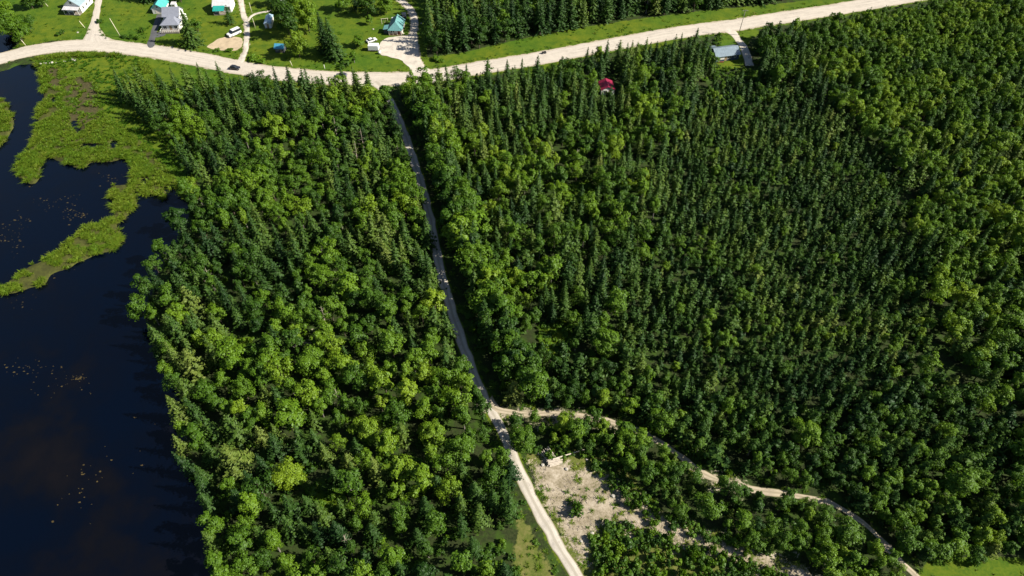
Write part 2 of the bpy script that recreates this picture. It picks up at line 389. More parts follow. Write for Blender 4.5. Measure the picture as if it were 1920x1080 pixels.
for L, hw in ROADS: road_near[core] = np.minimum(road_near[core], seg_dist(GP[core], L[::5])-hw)
for q in (PAD, TAN): road_near[core] = np.minimum(road_near[core], -sdist(GP[core], q))
und *= np.clip((road_near-.5)/3, 0, 1)
GZ = land*und*np.where(wd < -1, 1, 0)-(1-land)*1.6
def soft(polys, P, wid=2.0):
    o = np.zeros(len(P))
    for q in polys: o = np.maximum(o, np.clip(.5+sdist(P, q)/(2*wid), 0, 1))
    return o
gm = bpy.data.meshes.new('ground'); nx, ny = len(XS), len(YS)
gm.vertices.add(nx*ny); gm.vertices.foreach_set('co', np.stack([GP[:, 0], GP[:, 1], GZ], 1).ravel().astype(np.float32))
ii, jj = np.meshgrid(np.arange(nx-1), np.arange(ny-1)); a0 = (jj*nx+ii).ravel()
quads = np.stack([a0, a0+1, a0+nx+1, a0+nx], 1).astype(np.int32)
gm.loops.add(quads.size); gm.loops.foreach_set('vertex_index', quads.ravel())
gm.polygons.add(len(quads)); gm.polygons.foreach_set('loop_start', np.arange(0, quads.size, 4, dtype=np.int32))
gm.update(calc_edges=True); gm.materials.append(M['ground'])
at = {k: np.zeros(len(GP)) for k in ('lawn', 'sand', 'marsh', 'dry', 'peat', 'bed')}
C = GP[core]
at['lawn'][core] = soft(LAWNS, C, 1.6)
at['lawn'][core] = np.maximum(at['lawn'][core], np.clip(.75-(seg_dist(C, L_MAIN[::5])-4.7)/5, 0, .8)*(C[:, 0] > -150))
at['lawn'][core] = np.maximum(at['lawn'][core], np.clip(.62-(seg_dist(C, L_TRACK[::5])-1.4)/3.0, 0, .62))
at['sand'][core] = soft(SAND, C, 6.0); at['dry'][core] = soft(DRY, C, 2.5); at['peat'][core] = soft(PEAT, C, 2)
for L, hw, k in ((L_MAIN, 4.7, .9), (L_YARD, 1.1, .5), (L_LOOP, 1.7, .5)): at['sand'][core] = np.maximum(at['sand'][core], np.clip(.62-(seg_dist(C, L[::4])-hw)/1.6, 0, .62))
at['marsh'][core] = np.clip(.5+np.maximum(sdist(C, W_MARSH), sdist(C, W_MARSH2))/1.5, 0, 1)*(1-np.clip(at['lawn'][core]*2-.6, 0, 1))
at['bed'] = np.clip(.5+(wd+.15)*1.5, 0, 1)
for k, v in at.items():
    t = gm.attributes.new(k, 'FLOAT', 'POINT'); t.data.foreach_set('value', v.astype(np.float32))
tag(link(bpy.data.objects.new('ground', gm)), kind='structure')
def ground_z(x, y):
    i = np.clip(np.searchsorted(XS, x), 1, nx-1); j = np.clip(np.searchsorted(YS, y), 1, ny-1)
    return GZ[j*nx+i]

Z = WATER_Z
tag(part('lake_water', ([(-2900, -2500, Z), (-20, -2500, Z), (-20, 275, Z), (-2900, 275, Z)], [(0, 1, 2, 3)]), M['water']), kind='structure')

def ribbon(name, L, hw, z, mat, cols=9, ragged=.35, flare=None):
    n = len(L); T = np.gradient(L, axis=0); T /= np.hypot(T[:, 0], T[:, 1])[:, None]+1e-9; N = np.stack([-T[:, 1], T[:, 0]], 1)
    s = np.concatenate([[0], np.cumsum(np.hypot(*np.diff(L, axis=0).T))])
    V, UV = [], []
    for i in range(n):
        h = hw+(flare(i/(n-1)) if flare else 0)
        e0 = h+(vnoise(s[i], 3.1, 3.0)-.5)*2*ragged; e1 = h+(vnoise(s[i], 77.7, 3.0)-.5)*2*ragged
        for k in range(cols):
            t = k/(cols-1); off = -e0+(e0+e1)*t
            p = L[i]+N[i]*off; V.append((p[0], p[1], z+.09*(1-(2*t-1)**2))); UV.append((t, s[i]))
    F = [(i*cols+k, i*cols+k+1, (i+1)*cols+k+1, (i+1)*cols+k) for i in range(n-1) for k in range(cols-1)]
    F = [f[::-1] for f in F]
    me = mesh(name, V, F, mat, smooth_=True); ul = me.uv_layers.new(name='uv')
    li = np.empty(len(me.loops), np.int32); me.loops.foreach_get('vertex_index', li)
    ul.data.foreach_set('uv', np.array(UV, np.float32)[li].ravel())
    return tag(link(bpy.data.objects.new(name, me)), kind='structure')
def pad(name, poly, z, mat):
    P = smooth(poly, .9, True); P = P+np.stack([vnoise(P[:, 0], P[:, 1], 1.6)-.5, vnoise(P[:, 0]+9, P[:, 1], 1.6)-.5], 1)*1.1
    me = mesh(name, [(p[0], p[1], z) for p in P], [tuple(range(len(P)))], mat); ul = me.uv_layers.new(name='uv')
    if me.polygons[0].normal.z < 0: me.flip_normals()
    for l in me.loops: ul.data[l.index].uv = (.5, me.vertices[l.vertex_index].co.y)
    return tag(link(bpy.data.objects.new(name, me)), kind='structure')
end_flare = lambda a, w_: (lambda t: w_*max(0, 1-t/a)**2)
ribbon('lane', L_LANE, .85, .020, M['lane'], 9, .4, end_flare(.05, 2.2))
ribbon('dirt_track', L_TRACK, 1.4, .030, M['track'], 11, .28, end_flare(.05, 4.0))
ribbon('side_road', L_SIDE, 1.45, .026, M['gravel'], 9, .25, end_flare(.35, 5.5))
ribbon('asphalt_driveway', L_ASPH, 1.3, .026, M['asphalt'], 7, .15, end_flare(.3, 1.5))
ribbon('farm_track', L_YARD, 1.05, .026, M['yard'], 7, .3, end_flare(.12, 1.6))
ribbon('farm_track_spur', L_SPUR, .8, .021, M['yard'], 7, .25)
ribbon('loop_driveway', L_LOOP, 1.6, .028, M['yard'], 9, .25, end_flare(.12, 3.5))
ribbon('cottage_driveway', L_BLUE, 1.6, .026, M['yard'], 9, .35, end_flare(.3, 2.5))
pad('gravel_yard', PAD, .075, M['yard']); pad('bare_dirt_patch', TAN, .05, M['tan'])
pad('asphalt_apron', gp([(291, 62), (300, 60), (312, 63), (304, 68), (288, 70)]), .07, M['asphalt'])
ribbon('main_road', L_MAIN, 4.65, .045, M['gravel'], 15, .35)

# ------------------------------------------------------------------ plant shapes (each built once, in metres)
def cards_mesh(name, C, Nn, size, v, mats, extra=None, aspect=1.0, updir=None):
    """leaf cards: C centres, Nn normals, size half-lengths, v colour value per card; extra = (V, F, material index) for the trunk"""
    n = len(C); ref = np.tile([0., 0., 1.], (n, 1)) if updir is None else updir
    t1 = np.cross(Nn, ref); l = np.linalg.norm(t1, axis=1); bad = l < 1e-4; t1[bad] = [1, 0, 0]; l[bad] = 1; t1 /= l[:, None]
    t2 = np.cross(Nn, t1)
    if updir is None:
        an = rng.random(n)*math.pi*2; ca, sa = np.cos(an)[:, None], np.sin(an)[:, None]; t1, t2 = t1*ca+t2*sa, -t1*sa+t2*ca
    a, b = t1*size[:, None]*aspect, t2*size[:, None]
    bend = Nn*(size*.35)[:, None]
    V = np.stack([C-b*1.0, C+a*.8-bend*.4, C+b*1.0-bend*.3, C-a*.8-bend*.4], 1).reshape(-1, 3)
    F = np.arange(n*4).reshape(n, 4)
    Vl, Fl = [tuple(x) for x in V], [tuple(x) for x in F]; mi = [0]*n; vv = list(np.repeat(v, 4))
    if extra:
        k = len(Vl); Vl += list(extra[0]); Fl += [tuple(i+k for i in f) for f in extra[1]]; mi += [1]*len(extra[1]); vv += [.5]*len(extra[0])
    me = mesh(name, Vl, Fl, mats, mi)
    at_ = me.attributes.new('v', 'FLOAT', 'POINT'); at_.data.foreach_set('value', np.array(vv, np.float32))
    return me
def unit(n):
    q = rng.normal(size=(n, 3)); return q/np.linalg.norm(q, axis=1)[:, None]
def leafy_form(H=10., Rr=2.8, base=.12, lobes=6, cards=1500, leaf=.25, spread=.5, crown=1.0):
    """broadleaf crown: overlapping leafy lobes with a bumpy skin, a few sprays standing out of it"""
    cz, hz = H*(1+base)/2, H*(1-base)/2; mid = np.array([0, 0, cz-.25*hz]); lob = []
    for k in range(lobes):
        an = k*2.4+rng.random()*.8; zz = base*H+2*hz*(.20+.62*k/max(1, lobes-1)+rng.normal()*.05); wf = math.sin(math.pi*min(.93, max(.18, (zz-base*H)/(2*hz))))**.7*crown
        rr = Rr*spread*wf*(.8+.65*rng.random()); lob.append((np.array([math.cos(an)*rr, math.sin(an)*rr, zz]), Rr*(.28+.24*rng.random())*(.6+.4*wf), hz*(.18+.16*rng.random())))
    lob.append((np.array([rng.normal()*.08*Rr, rng.normal()*.08*Rr, cz+hz*.62]), Rr*.32, hz*.36)); lob.append((np.array([rng.normal()*.1*Rr, rng.normal()*.1*Rr, cz-.1*hz]), Rr*.50, hz*.58))
    wts = np.array([l[1]**2 for l in lob]); cnt = (cards*wts/wts.sum()).astype(int); C, N_, S, Vv, tips = [], [], [], [], []
    for (c, r, h), n in zip(lob, cnt):
        tips.append(c); q = unit(n); q[:, 2] = np.where(q[:, 2] < -.45, -q[:, 2], q[:, 2])
        fq = rng.normal(size=(3, 3))*3.2; bump = np.sin(q@fq[0]+rng.random()*6)*.5+np.sin(q@fq[1]*1.7+rng.random()*6)*.35+np.sin(q@fq[2]*2.6)*.25
        rad = (.84+.27*bump+rng.normal(size=n)*.09)*np.where(rng.random(n) < .15, .75, 1)
        P = c+q*np.array([r, r, h])*rad[:, None]
        out = (P-mid)/np.array([Rr, Rr, hz]); out /= np.linalg.norm(out, axis=1)[:, None]+1e-6
        nn = q*.6+out*.5+np.array([0, 0, .2])+rng.normal(size=(n, 3))*.40
        C.append(P); N_.append(nn/np.linalg.norm(nn, axis=1)[:, None]); S.append(leaf*(.55+.8*rng.random(n))); lv = rng.random()*.3
        Vv.append(np.clip(.35+lv+bump*.13+rng.normal(size=n)*.12, 0, 1))
    return np.concatenate(C), np.concatenate(N_), np.concatenate(S), np.concatenate(Vv), trunk_shape(H*.8, H*.014+.03, tips, .5)
def trunk_shape(h, r, tips, k):
    lean = rng.normal(size=2)*.02*h
    V, F = tube((0, 0, -.3), (lean[0]*.5, lean[1]*.5, h*.5), r*1.25, r*.8, 7, False)
    V2, F2 = tube((lean[0]*.5, lean[1]*.5, h*.5), (lean[0], lean[1], h), r*.8, r*.2, 7, False)
    lst = [(V, F), (V2, F2)]
    for i in range(0, len(tips), max(1, len(tips)//7)):
        p = tips[i]; z0 = max(h*.25, min(h*.85, p[2]*k)); a = (lean[0]*z0/h, lean[1]*z0/h, z0)
        lst.append(tube(a, tuple(np.array(a)+(p-np.array(a))*.9), r*.42, r*.1, 5, False))
    return join(*lst)
def spruce_form(H=10., Rr=1.7, base=.08, tiers=17, per=8, droop=.28, power=.85, card=.34, ragged=.25):
    C, N_, S, Vv, U = [], [], [], [], []
    for i in range(tiers):
        f = (i+.5*rng.random())/tiers; z = H*(base+(1-base)*f); L0 = Rr*(1-f)**power+.10
        for k in range(max(4, int(per*(1-.35*f)))):
            an = k*2*math.pi/max(4, int(per*(1-.35*f)))+i*1.9+rng.normal()*.25; L = L0*(1-ragged+2*ragged*rng.random()); bv = rng.random()*.6+.2
            m = max(2, int(2+L/.34))
            t = (np.arange(m)+.6)/m; o = np.array([math.cos(an), math.sin(an), 0.])
            P = o*(L*t)[:, None]; P[:, 2] = z-droop*L*t**1.3+rng.normal(size=m)*.05+.12*L*t*t
            P[:, :2] += rng.normal(size=(m, 2))*.06
            side = np.array([-o[1], o[0], 0.])
            nn = np.array([0, 0, .75])+o*.75+side*rng.normal(size=(m, 1))*.42+rng.normal(size=(m, 3))*.15
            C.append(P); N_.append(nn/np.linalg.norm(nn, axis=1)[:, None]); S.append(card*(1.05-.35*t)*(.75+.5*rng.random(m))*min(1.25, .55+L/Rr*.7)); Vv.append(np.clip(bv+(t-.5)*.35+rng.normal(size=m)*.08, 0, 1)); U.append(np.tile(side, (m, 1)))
    n = 5; C.append(np.stack([np.zeros(n), np.zeros(n), H*(.965+.045*np.arange(n)/n)], 1)); q = unit(n); q[:, 2] = .3; N_.append(q/np.linalg.norm(q, axis=1)[:, None]); S.append(np.full(n, card*.42)); Vv.append(np.full(n, .8)); U.append(np.tile([1., 0, 0], (n, 1)))
    tr = join(tube((0, 0, -.3), (0, 0, H*.6), H*.017+.03, H*.009+.01, 7, False), tube((0, 0, H*.6), (0, 0, H*.985), H*.009+.01, .012, 6, False))
    return np.concatenate(C), np.concatenate(N_), np.concatenate(S), np.concatenate(Vv), tr, np.concatenate(U)
def bush_form(Rr=1., H=1.3, clumps=11, leaves=26, leaf=.17):
    C, N_, S, Vv = [], [], [], []
    for k in range(clumps):
        an = rng.random()*6.283; rr = Rr*math.sqrt(rng.random())*.75; zc = H*(.35+.45*rng.random())*(1-.35*(rr/Rr)**2)
        p = np.array([math.cos(an)*rr, math.sin(an)*rr, zc]); q = unit(leaves); q[:, 2] = np.abs(q[:, 2])-.25; rc = Rr*(.3+.15*rng.random())
        C.append(p+q*(rc*(.6+.5*rng.random(leaves)))[:, None]); nn = q+np.array([0, 0, .4])+rng.normal(size=(leaves, 3))*.35
        N_.append(nn/np.linalg.norm(nn, axis=1)[:, None]); S.append(leaf*(.6+.8*rng.random(leaves))); Vv.append(np.clip(rng.random()*.7+.15+rng.normal(size=leaves)*.12, 0, 1))
    st = join(*[tube((0, 0, -.15), (math.cos(a)*Rr*.4, math.sin(a)*Rr*.4, H*.6), .035, .012, 5, False) for a in (0.3, 1.7, 2.9, 4.1, 5.4)])
    return np.concatenate(C), np.concatenate(N_), np.concatenate(S), np.concatenate(Vv), st
def tuft_mesh(name, n, r, h, wdt, mat, lie=.5):
    """a tussock: curved blades fanning out of one root"""
    V, F, vv = [], [], []
    for k in range(n):
        an = rng.random()*6.283; o = np.array([math.cos(an), math.sin(an), 0]); s = np.array([-o[1], o[0], 0]); b = o*r*.45*rng.random(); hh = h*(.6+.6*rng.random()); ou = r*lie*(.5+rng.random()); ww = wdt*(.7+.6*rng.random())
        m1 = b+o*ou*.4+np.array([0, 0, hh*.65]); t = b+o*ou*1.15+np.array([0, 0, hh*(.95-.25*lie)]); i = len(V); val = rng.random()
        V += [tuple(b-s*ww+np.array([0, 0, -.05])), tuple(b+s*ww+np.array([0, 0, -.05])), tuple(m1+s*ww*1.1), tuple(m1-s*ww*1.1), tuple(t+s*ww*.25), tuple(t-s*ww*.25)]
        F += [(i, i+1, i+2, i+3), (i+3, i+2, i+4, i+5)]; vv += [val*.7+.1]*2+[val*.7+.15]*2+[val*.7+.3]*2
    me = mesh(name, V, F, mat); a = me.attributes.new('v', 'FLOAT', 'POINT'); a.data.foreach_set('value', np.array(vv, np.float32)); return me

class Form:
    """a plant shape kept twice: as crown + trunk meshes for single trees and as one mesh for masses"""
    def __init__(s, name, d, H, Rr, leafmat_, barkmat):
        up = d[5] if len(d) > 5 else None
        s.H, s.R = H, Rr
        st = np.random.default_rng(abs(hash(name)) % 1000)
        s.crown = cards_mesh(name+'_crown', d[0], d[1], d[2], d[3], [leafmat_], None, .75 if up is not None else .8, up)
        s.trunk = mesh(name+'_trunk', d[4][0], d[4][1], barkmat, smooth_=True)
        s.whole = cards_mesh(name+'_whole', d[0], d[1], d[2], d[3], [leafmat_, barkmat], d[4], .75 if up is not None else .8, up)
leafy = []
for k, (H_, R_, lb, cr, sp) in enumerate(((9.5, 3.0, 9, 1.0, .5), (9, 3.3, 10, 1.05, .58), (11, 2.3, 9, .9, .5), (10.5, 2.5, 8, .9, .55), (10, 3.1, 11, 1.0, .66), (8, 2.6, 8, 1.0, .55), (10, 2.8, 7, 1.0, .6), (9, 2.9, 12, 1.1, .64), (11, 2.9, 10, 1.0, .55), (7.5, 2.4, 7, 1.0, .56))):
    leafy.append(Form('leafy_shape_%d' % k, leafy_form(H_, R_, .10+.06*rng.random(), lb, 1500+120*(k % 4), .235+.03*rng.random(), sp, cr), H_, R_, M['leaf'], M['palebark'] if k in (2, 3) else M['bark']))
spruces = []
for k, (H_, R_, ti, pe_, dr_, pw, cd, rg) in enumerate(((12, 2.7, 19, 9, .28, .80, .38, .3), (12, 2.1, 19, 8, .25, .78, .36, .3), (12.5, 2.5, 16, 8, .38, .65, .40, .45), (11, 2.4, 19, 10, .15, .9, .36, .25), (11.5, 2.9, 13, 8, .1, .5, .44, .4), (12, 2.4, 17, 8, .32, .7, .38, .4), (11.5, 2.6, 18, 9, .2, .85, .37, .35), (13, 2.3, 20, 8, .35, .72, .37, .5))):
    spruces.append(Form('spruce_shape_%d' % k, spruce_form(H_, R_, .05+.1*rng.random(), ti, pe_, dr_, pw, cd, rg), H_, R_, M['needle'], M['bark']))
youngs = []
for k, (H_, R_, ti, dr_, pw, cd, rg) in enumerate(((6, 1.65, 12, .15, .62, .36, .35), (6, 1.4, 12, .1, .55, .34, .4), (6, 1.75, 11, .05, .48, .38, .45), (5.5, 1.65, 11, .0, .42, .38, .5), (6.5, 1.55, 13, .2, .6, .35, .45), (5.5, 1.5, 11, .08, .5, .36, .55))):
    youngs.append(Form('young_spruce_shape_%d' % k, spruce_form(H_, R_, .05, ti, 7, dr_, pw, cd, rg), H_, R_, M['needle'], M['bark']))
grand = [Form('grand_leafy_%d' % k, leafy_form(12, 4.8, .04, nb_, 5200, .27, .6), 12, 4.8, M['leaf'], M['bark']) for k, nb_ in enumerate((12, 15, 13))]
grand_sp = [Form('grand_spruce_%d' % k, spruce_form(17, 4.2, .02, 34, 13, dr_, pw, .42, .35), 17, 4.2, M['needle'], M['bark']) for k, (dr_, pw) in enumerate(((.3, .75), (.38, .62)))]
bushes = [Form('bush_round', bush_form(1., 1.3), 1.3, 1., M['leaf'], M['bark']), Form('bush_tall', bush_form(.9, 1.8, 13), 1.8, .9, M['leaf'], M['bark']), Form('bush_low', bush_form(1.2, .9, 12, 24), .9, 1.2, M['leaf'], M['bark'])]

# ------------------------------------------------------------------ where trees stand: (outline in photo pixels of the feet, spacing, share of conifers, heights ...)
ZONES = [
    # name, polygon, spacing, conifer share, conifer h, leafy h, tint conifer, tint leafy, young?
    ('strip beside the lane', [(958, 792), (1000, 788), (1080, 794), (1150, 806), (1215, 832), (1270, 870), (1330, 908), (1400, 935), (1500, 948), (1570, 972), (1630, 1022), (1672, 1072), (1700, 1120), (1600, 1110), (1530, 1066), (1430, 1036), (1330, 996), (1245, 958), (1195, 915), (1150, 862), (1060, 846), (985, 846)],
     2.5, .12, (3, 5), (3.8, 7.4), .42, .40, True),
    ('wood between the lake and the dirt track', [(222, 176), (330, 166), (720, 172), (760, 262), (794, 375), (818, 500), (850, 620), (895, 735), (930, 800), (958, 880), (960, 930), (955, 1000), (945, 1120), (425, 1130), (404, 1030), (384, 970), (366, 920), (350, 860), (343, 800), (336, 740), (305, 700), (281, 640), (269, 590), (283, 545), (300, 500), (328, 460), (350, 420), (358, 380), (368, 350), (330, 290), (285, 235), (235, 190)],
     3.6, .38, (7.5, 13.0), (6.0, 11.5), .40, .44, False),
    ('wood north of the gravel road', [(800, -60), (802, 40), (806, 100), (830, 106), (880, 95), (980, 72), (1100, 50), (1200, 33), (1330, 19), (1470, 4), (1600, -14), (1640, -60)],
     3.4, .72, (12, 17), (9, 13), .30, .38, False),
    ('young plantation', [(1240, 300), (1330, 165), (1420, 150), (1560, 210), (1660, 300), (1690, 420), (1740, 600), (1730, 700), (1560, 760), (1380, 770), (1230, 720), (1150, 640), (1180, 560), (1220, 470)],
     2.15, .88, (3.3, 6.2), (3.6, 6.0), .32, .38, True),
    ('wood along the east side', [(1640, -40), (2120, -60), (2120, 1060), (1960, 1042), (1900, 1000), (1880, 800), (1740, 600), (1690, 420), (1660, 300), (1560, 210), (1500, 100), (1460, 60), (1560, 35)],
     3.0, .20, (7, 10.5), (6.5, 10), .46, .62, False),
    ('wood above the lane', [(950, 762), (1090, 768), (1160, 782), (1215, 800), (1262, 828), (1318, 870), (1375, 896), (1445, 908), (1525, 920), (1600, 946), (1655, 990), (1712, 1052), (1745, 1070), (1960, 1042), (1900, 1000), (1880, 800), (1730, 700), (1560, 760), (1380, 770), (1230, 720), (1150, 640), (1100, 700), (1000, 690), (905, 680), (925, 740)],
     2.5, .55, (5, 8.5), (4.8, 8), .36, .40, False),
    ('wood beside the dirt track', [(748, 176), (800, 166), (900, 160), (1010, 150), (1080, 130), (1180, 112), (1265, 96), (1300, 92), (1335, 128), (1340, 165), (1240, 300), (1220, 470), (1180, 560), (1150, 640), (1100, 700), (905, 680), (872, 590), (850, 500), (826, 400), (800, 300), (770, 225)],
     3.2, .38, (7, 12.5), (5.5, 10.5), .38, .50, False),
    ('trees by the north road bend', [(1400, 60), (1500, 36), (1600, 18), (1660, -5), (1640, -40), (1500, 100), (1560, 210), (1420, 150), (1415, 100)],
     2.9, .5, (8, 12), (7, 10), .28, .38, False),
]
KEEP_OFF = [[(1336, 76), (1350, 60), (1432, 50), (1436, 70), (1414, 90), (1412, 144), (1336, 148), (1332, 120)],
            [(1112, 140), (1168, 138), (1172, 200), (1118, 204)],
            [(1008, 612), (1060, 602), (1082, 640), (1050, 676), (1010, 664)], [(1062, 352), (1100, 340), (1132, 362), (1100, 394), (1062, 388)],
            [(955, 150), (1000, 128), (1060, 120), (1072, 140), (1010, 156)], [(408, 640), (470, 632), (482, 662), (420, 676)], [(704, 850), (788, 862), (796, 900), (720, 900)],
            [(592, 908), (648, 912), (640, 956), (584, 948)], [(1195, 100), (1262, 84), (1268, 98), (1215, 118)]]
LANDMARKS = [  # trees that stand out in the woods: foot, kind, form, height, width, tint, label
    (981, 836, 'leafy', 0, 6.5, 7, .42, 'big round leafy tree at the corner of dirt track and lane'), (962, 750, 'spruce', 4, 8.5, 5.5, .98, 'pale yellowish conifer just above the track and lane junction'),
    (1130, 664, 'leafy', 1, 9, 8, .60, 'large light green round tree beside the plantation glade'), (372, 704, 'spruce', 4, 11, 7.5, .86, 'big pale olive conifer on the lakeshore bulge'),
    (448, 884, 'spruce', 2, 12, 8, .82, 'big pale olive conifer in the lower lakeside wood near the water'), (550, 908, 'leafy', 1, 9, 8, .92, 'brightest yellow-green tree in the lower lakeside wood'),
    (692, 818, 'leafy', 2, 8, 7.5, .85, 'pale round yellow-green tree in the middle of the lakeside wood'), (815, 828, 'leafy', 0, 7, 7, .80, 'bright round tree near the dirt track in the lower lakeside wood'),
    (590, 700, 'leafy', 1, 10, 8.5, .58, 'large light green tree near the bare patch in the lakeside wood'), (350, 244, 'leafy', 2, 11, 9, .62, 'large light green tree at the marsh corner of the lakeside wood'),
    (522, 268, 'leafy', 0, 12, 9, .80, 'tall yellow-green tree in the upper lakeside wood'), (779, 224, 'spruce', 0, 13, 6, .20, 'dark full spruce at the top corner of dirt track and gravel road'),
    (872, 262, 'spruce', 2, 15, 6.5, .62, 'tall olive spruce right of the dirt track near the gravel road'), (1150, 296, 'leafy', 2, 10, 7.5, .86, 'yellow-green tree below the crimson-roofed cabin'),
    (1200, 168, 'leafy', 1, 10, 8, .66, 'light green tree between the cabin and the blue cottage'), (1045, 380, 'leafy', 0, 8, 7.5, .72, 'light green round tree beside the small glade'),
    (1500, 830, 'leafy', 0, 8, 7, .66, 'light green tree in the wood above the lane'), (1580, 1010, 'leafy', 2, 6.5, 7, .5, 'broad leafy tree on the strip below the lane, lower half'),
    (1320, 960, 'leafy', 1, 6.5, 6.5, .55, 'broad leafy tree on the strip below the lane, upper half'), (1780, 920, 'leafy', 1, 9, 8, .55, 'large leafy tree in the lower corner of the east wood')]
def scatter_trees():
    n = 90000
    P = np.stack([rng.uniform(-262, 262, n), rng.uniform(34, 345, n)], 1)
    px, py = to_px(P[:, 0], P[:, 1]); Q = np.stack([px, py], 1)
    zone = np.full(n, -1)
    for k, z in enumerate(ZONES): zone[(zone < 0) & inside(Q, z[1])] = k
    for q in KEEP_OFF: zone[inside(Q, q)] = -1
    inq = (px > -130) & (px < 2110) & (py > -75) & (py < 1170)
    ok = (zone >= 0) & inq
    P, Q, zone = P[ok], Q[ok], zone[ok]
    rd = np.full(len(P), 99.0)
    for L, hw in ROADS: rd = np.minimum(rd, seg_dist(P, L[::3])-hw)
    side = np.zeros(len(P), bool)                        # right-hand side of the dirt track: a wider open verge
    dt = seg_dist(P, L_TRACK[::3]); side = (np.isin(zone, [6, 5]))
    ok = (rd > 1.3) & ~(side & (dt < 6.6)) & ~(np.isin(zone, [6, 7]) & (rd < 2.5)) & ~(np.isin(zone, [4, 7]) & (Q[:, 0] > 1420) & (Q[:, 1] < 75) & (seg_dist(P, L_MAIN[::3], reach=40) < 17))
    wet = P[:, 0] < -55; wdp = np.full(len(P), -20.0); wdp[wet] = water_depth(P[wet]); ok &= wdp < -.5
    P, Q, zone = P[ok], Q[ok], zone[ok]
    seeds = []                                            # a closed row of trees along the right-hand verge of the track
    for k in range(0, len(L_TRACK)-1):
        T = L_TRACK[k+1]-L_TRACK[k]; T = T/np.hypot(*T); Nn = np.array([-T[1], T[0]]); Nn = Nn if Nn[0] > 0 else -Nn
        for off in (7.2, 9.2, 11.5):
            s_ = L_TRACK[k]+Nn*(off+rng.normal()*.5); a_, b_ = to_px(s_[0], s_[1])
            if 196 < b_ < 735 and not (478 < b_ < 505) and not (236 < b_ < 244): seeds.append((s_[0], s_[1], a_, b_, 6))
    rng.shuffle(seeds); S_ = np.array(seeds)
    P = np.concatenate([S_[:, :2], P]); Q = np.concatenate([S_[:, 2:4], Q]); zone = np.concatenate([np.full(len(S_), 6), zone])
    near_track = (np.isin(zone, [6, 5])) & (seg_dist(P, L_TRACK[::3]) < 13) & (Q[:, 1] < 760) & (Q[:, 1] > 200)
    gap = vnoise(P[:, 0]+200, P[:, 1], 11); patch = vnoise(P[:, 0], P[:, 1]+77, 17); tone = vnoise(P[:, 0]+55, P[:, 1]+13, 14)
    out = []; grid = {}; cs = 6.0
    for lm in LANDMARKS:
        c = g(lm[0], lm[1]); grid.setdefault((int(c.x//cs), int(c.y//cs)), []).append((c.x, c.y, lm[5]*1.05))
    for i in range(len(P)):
        z = ZONES[zone[i]]
        if i >= len(S_) and gap[i] > .78 and zone[i] in (1, 4, 5, 6) and rng.random() < .85: continue
        edge = (zone[i] == 1 and Q[i, 1] < 235) or (zone[i] == 6 and Q[i, 1] < 225)      # tall spruces line the gravel road
        con = rng.random() < np.clip(z[3]+(patch[i]-.5)*1.1+(.35 if edge else 0), .04, .97)
        lo, hi = z[4] if con else z[5]; lo += 1.8*(edge and con); u = rng.random()**1.25; h = lo+(hi-lo)*(u*.75+.3*tone[i])
        if rng.random() < .10: h *= 1.18
        if near_track[i]: h = max(h, 10.5+3.5*rng.random())
        forms = (youngs if (z[8] or h < 8.2) else spruces) if con else leafy
        fi = int(rng.integers(len(forms))); f = forms[fi]; sxy = h/f.H*(.85+.35*rng.random())
        r = f.R*sxy; need = z[2]*(.62+.38*r/2.4) if not z[8] else z[2]*(.8+.25*rng.random())
        if near_track[i]: need *= .72
        cx, cyy = int(P[i, 0]//cs), int(P[i, 1]//cs); bad = False
        for a in (-1, 0, 1):
            for b in (-1, 0, 1):
                for (qx, qy, qn) in grid.get((cx+a, cyy+b), ()):
                    if (qx-P[i, 0])**2+(qy-P[i, 1])**2 < (.5*(need+qn))**2: bad = True; break
                if bad: break
            if bad: break
        if bad: continue
        grid.setdefault((cx, cyy), []).append((P[i, 0], P[i, 1], need))
        tint = (z[6] if con else z[7])+(tone[i]-.5)*.55+rng.normal()*.17
        if rng.random() < .06: tint += .22
        kind = ('young' if forms is youngs else 'spruce') if con else 'leafy'
        out.append(dict(x=P[i, 0], y=P[i, 1], px=Q[i, 0], py=Q[i, 1], zone=zone[i], kind=kind, fi=fi, h=h, sxy=sxy, sz=h/f.H, r=r, tint=float(np.clip(tint, 0, 1)), rot=rng.random()*6.283))
    return out
FORMS = {'grand': grand, 'grandspruce': grand_sp, 'leafy': leafy, 'spruce': spruces, 'young': youngs, 'bush': bushes}
trees = scatter_trees()

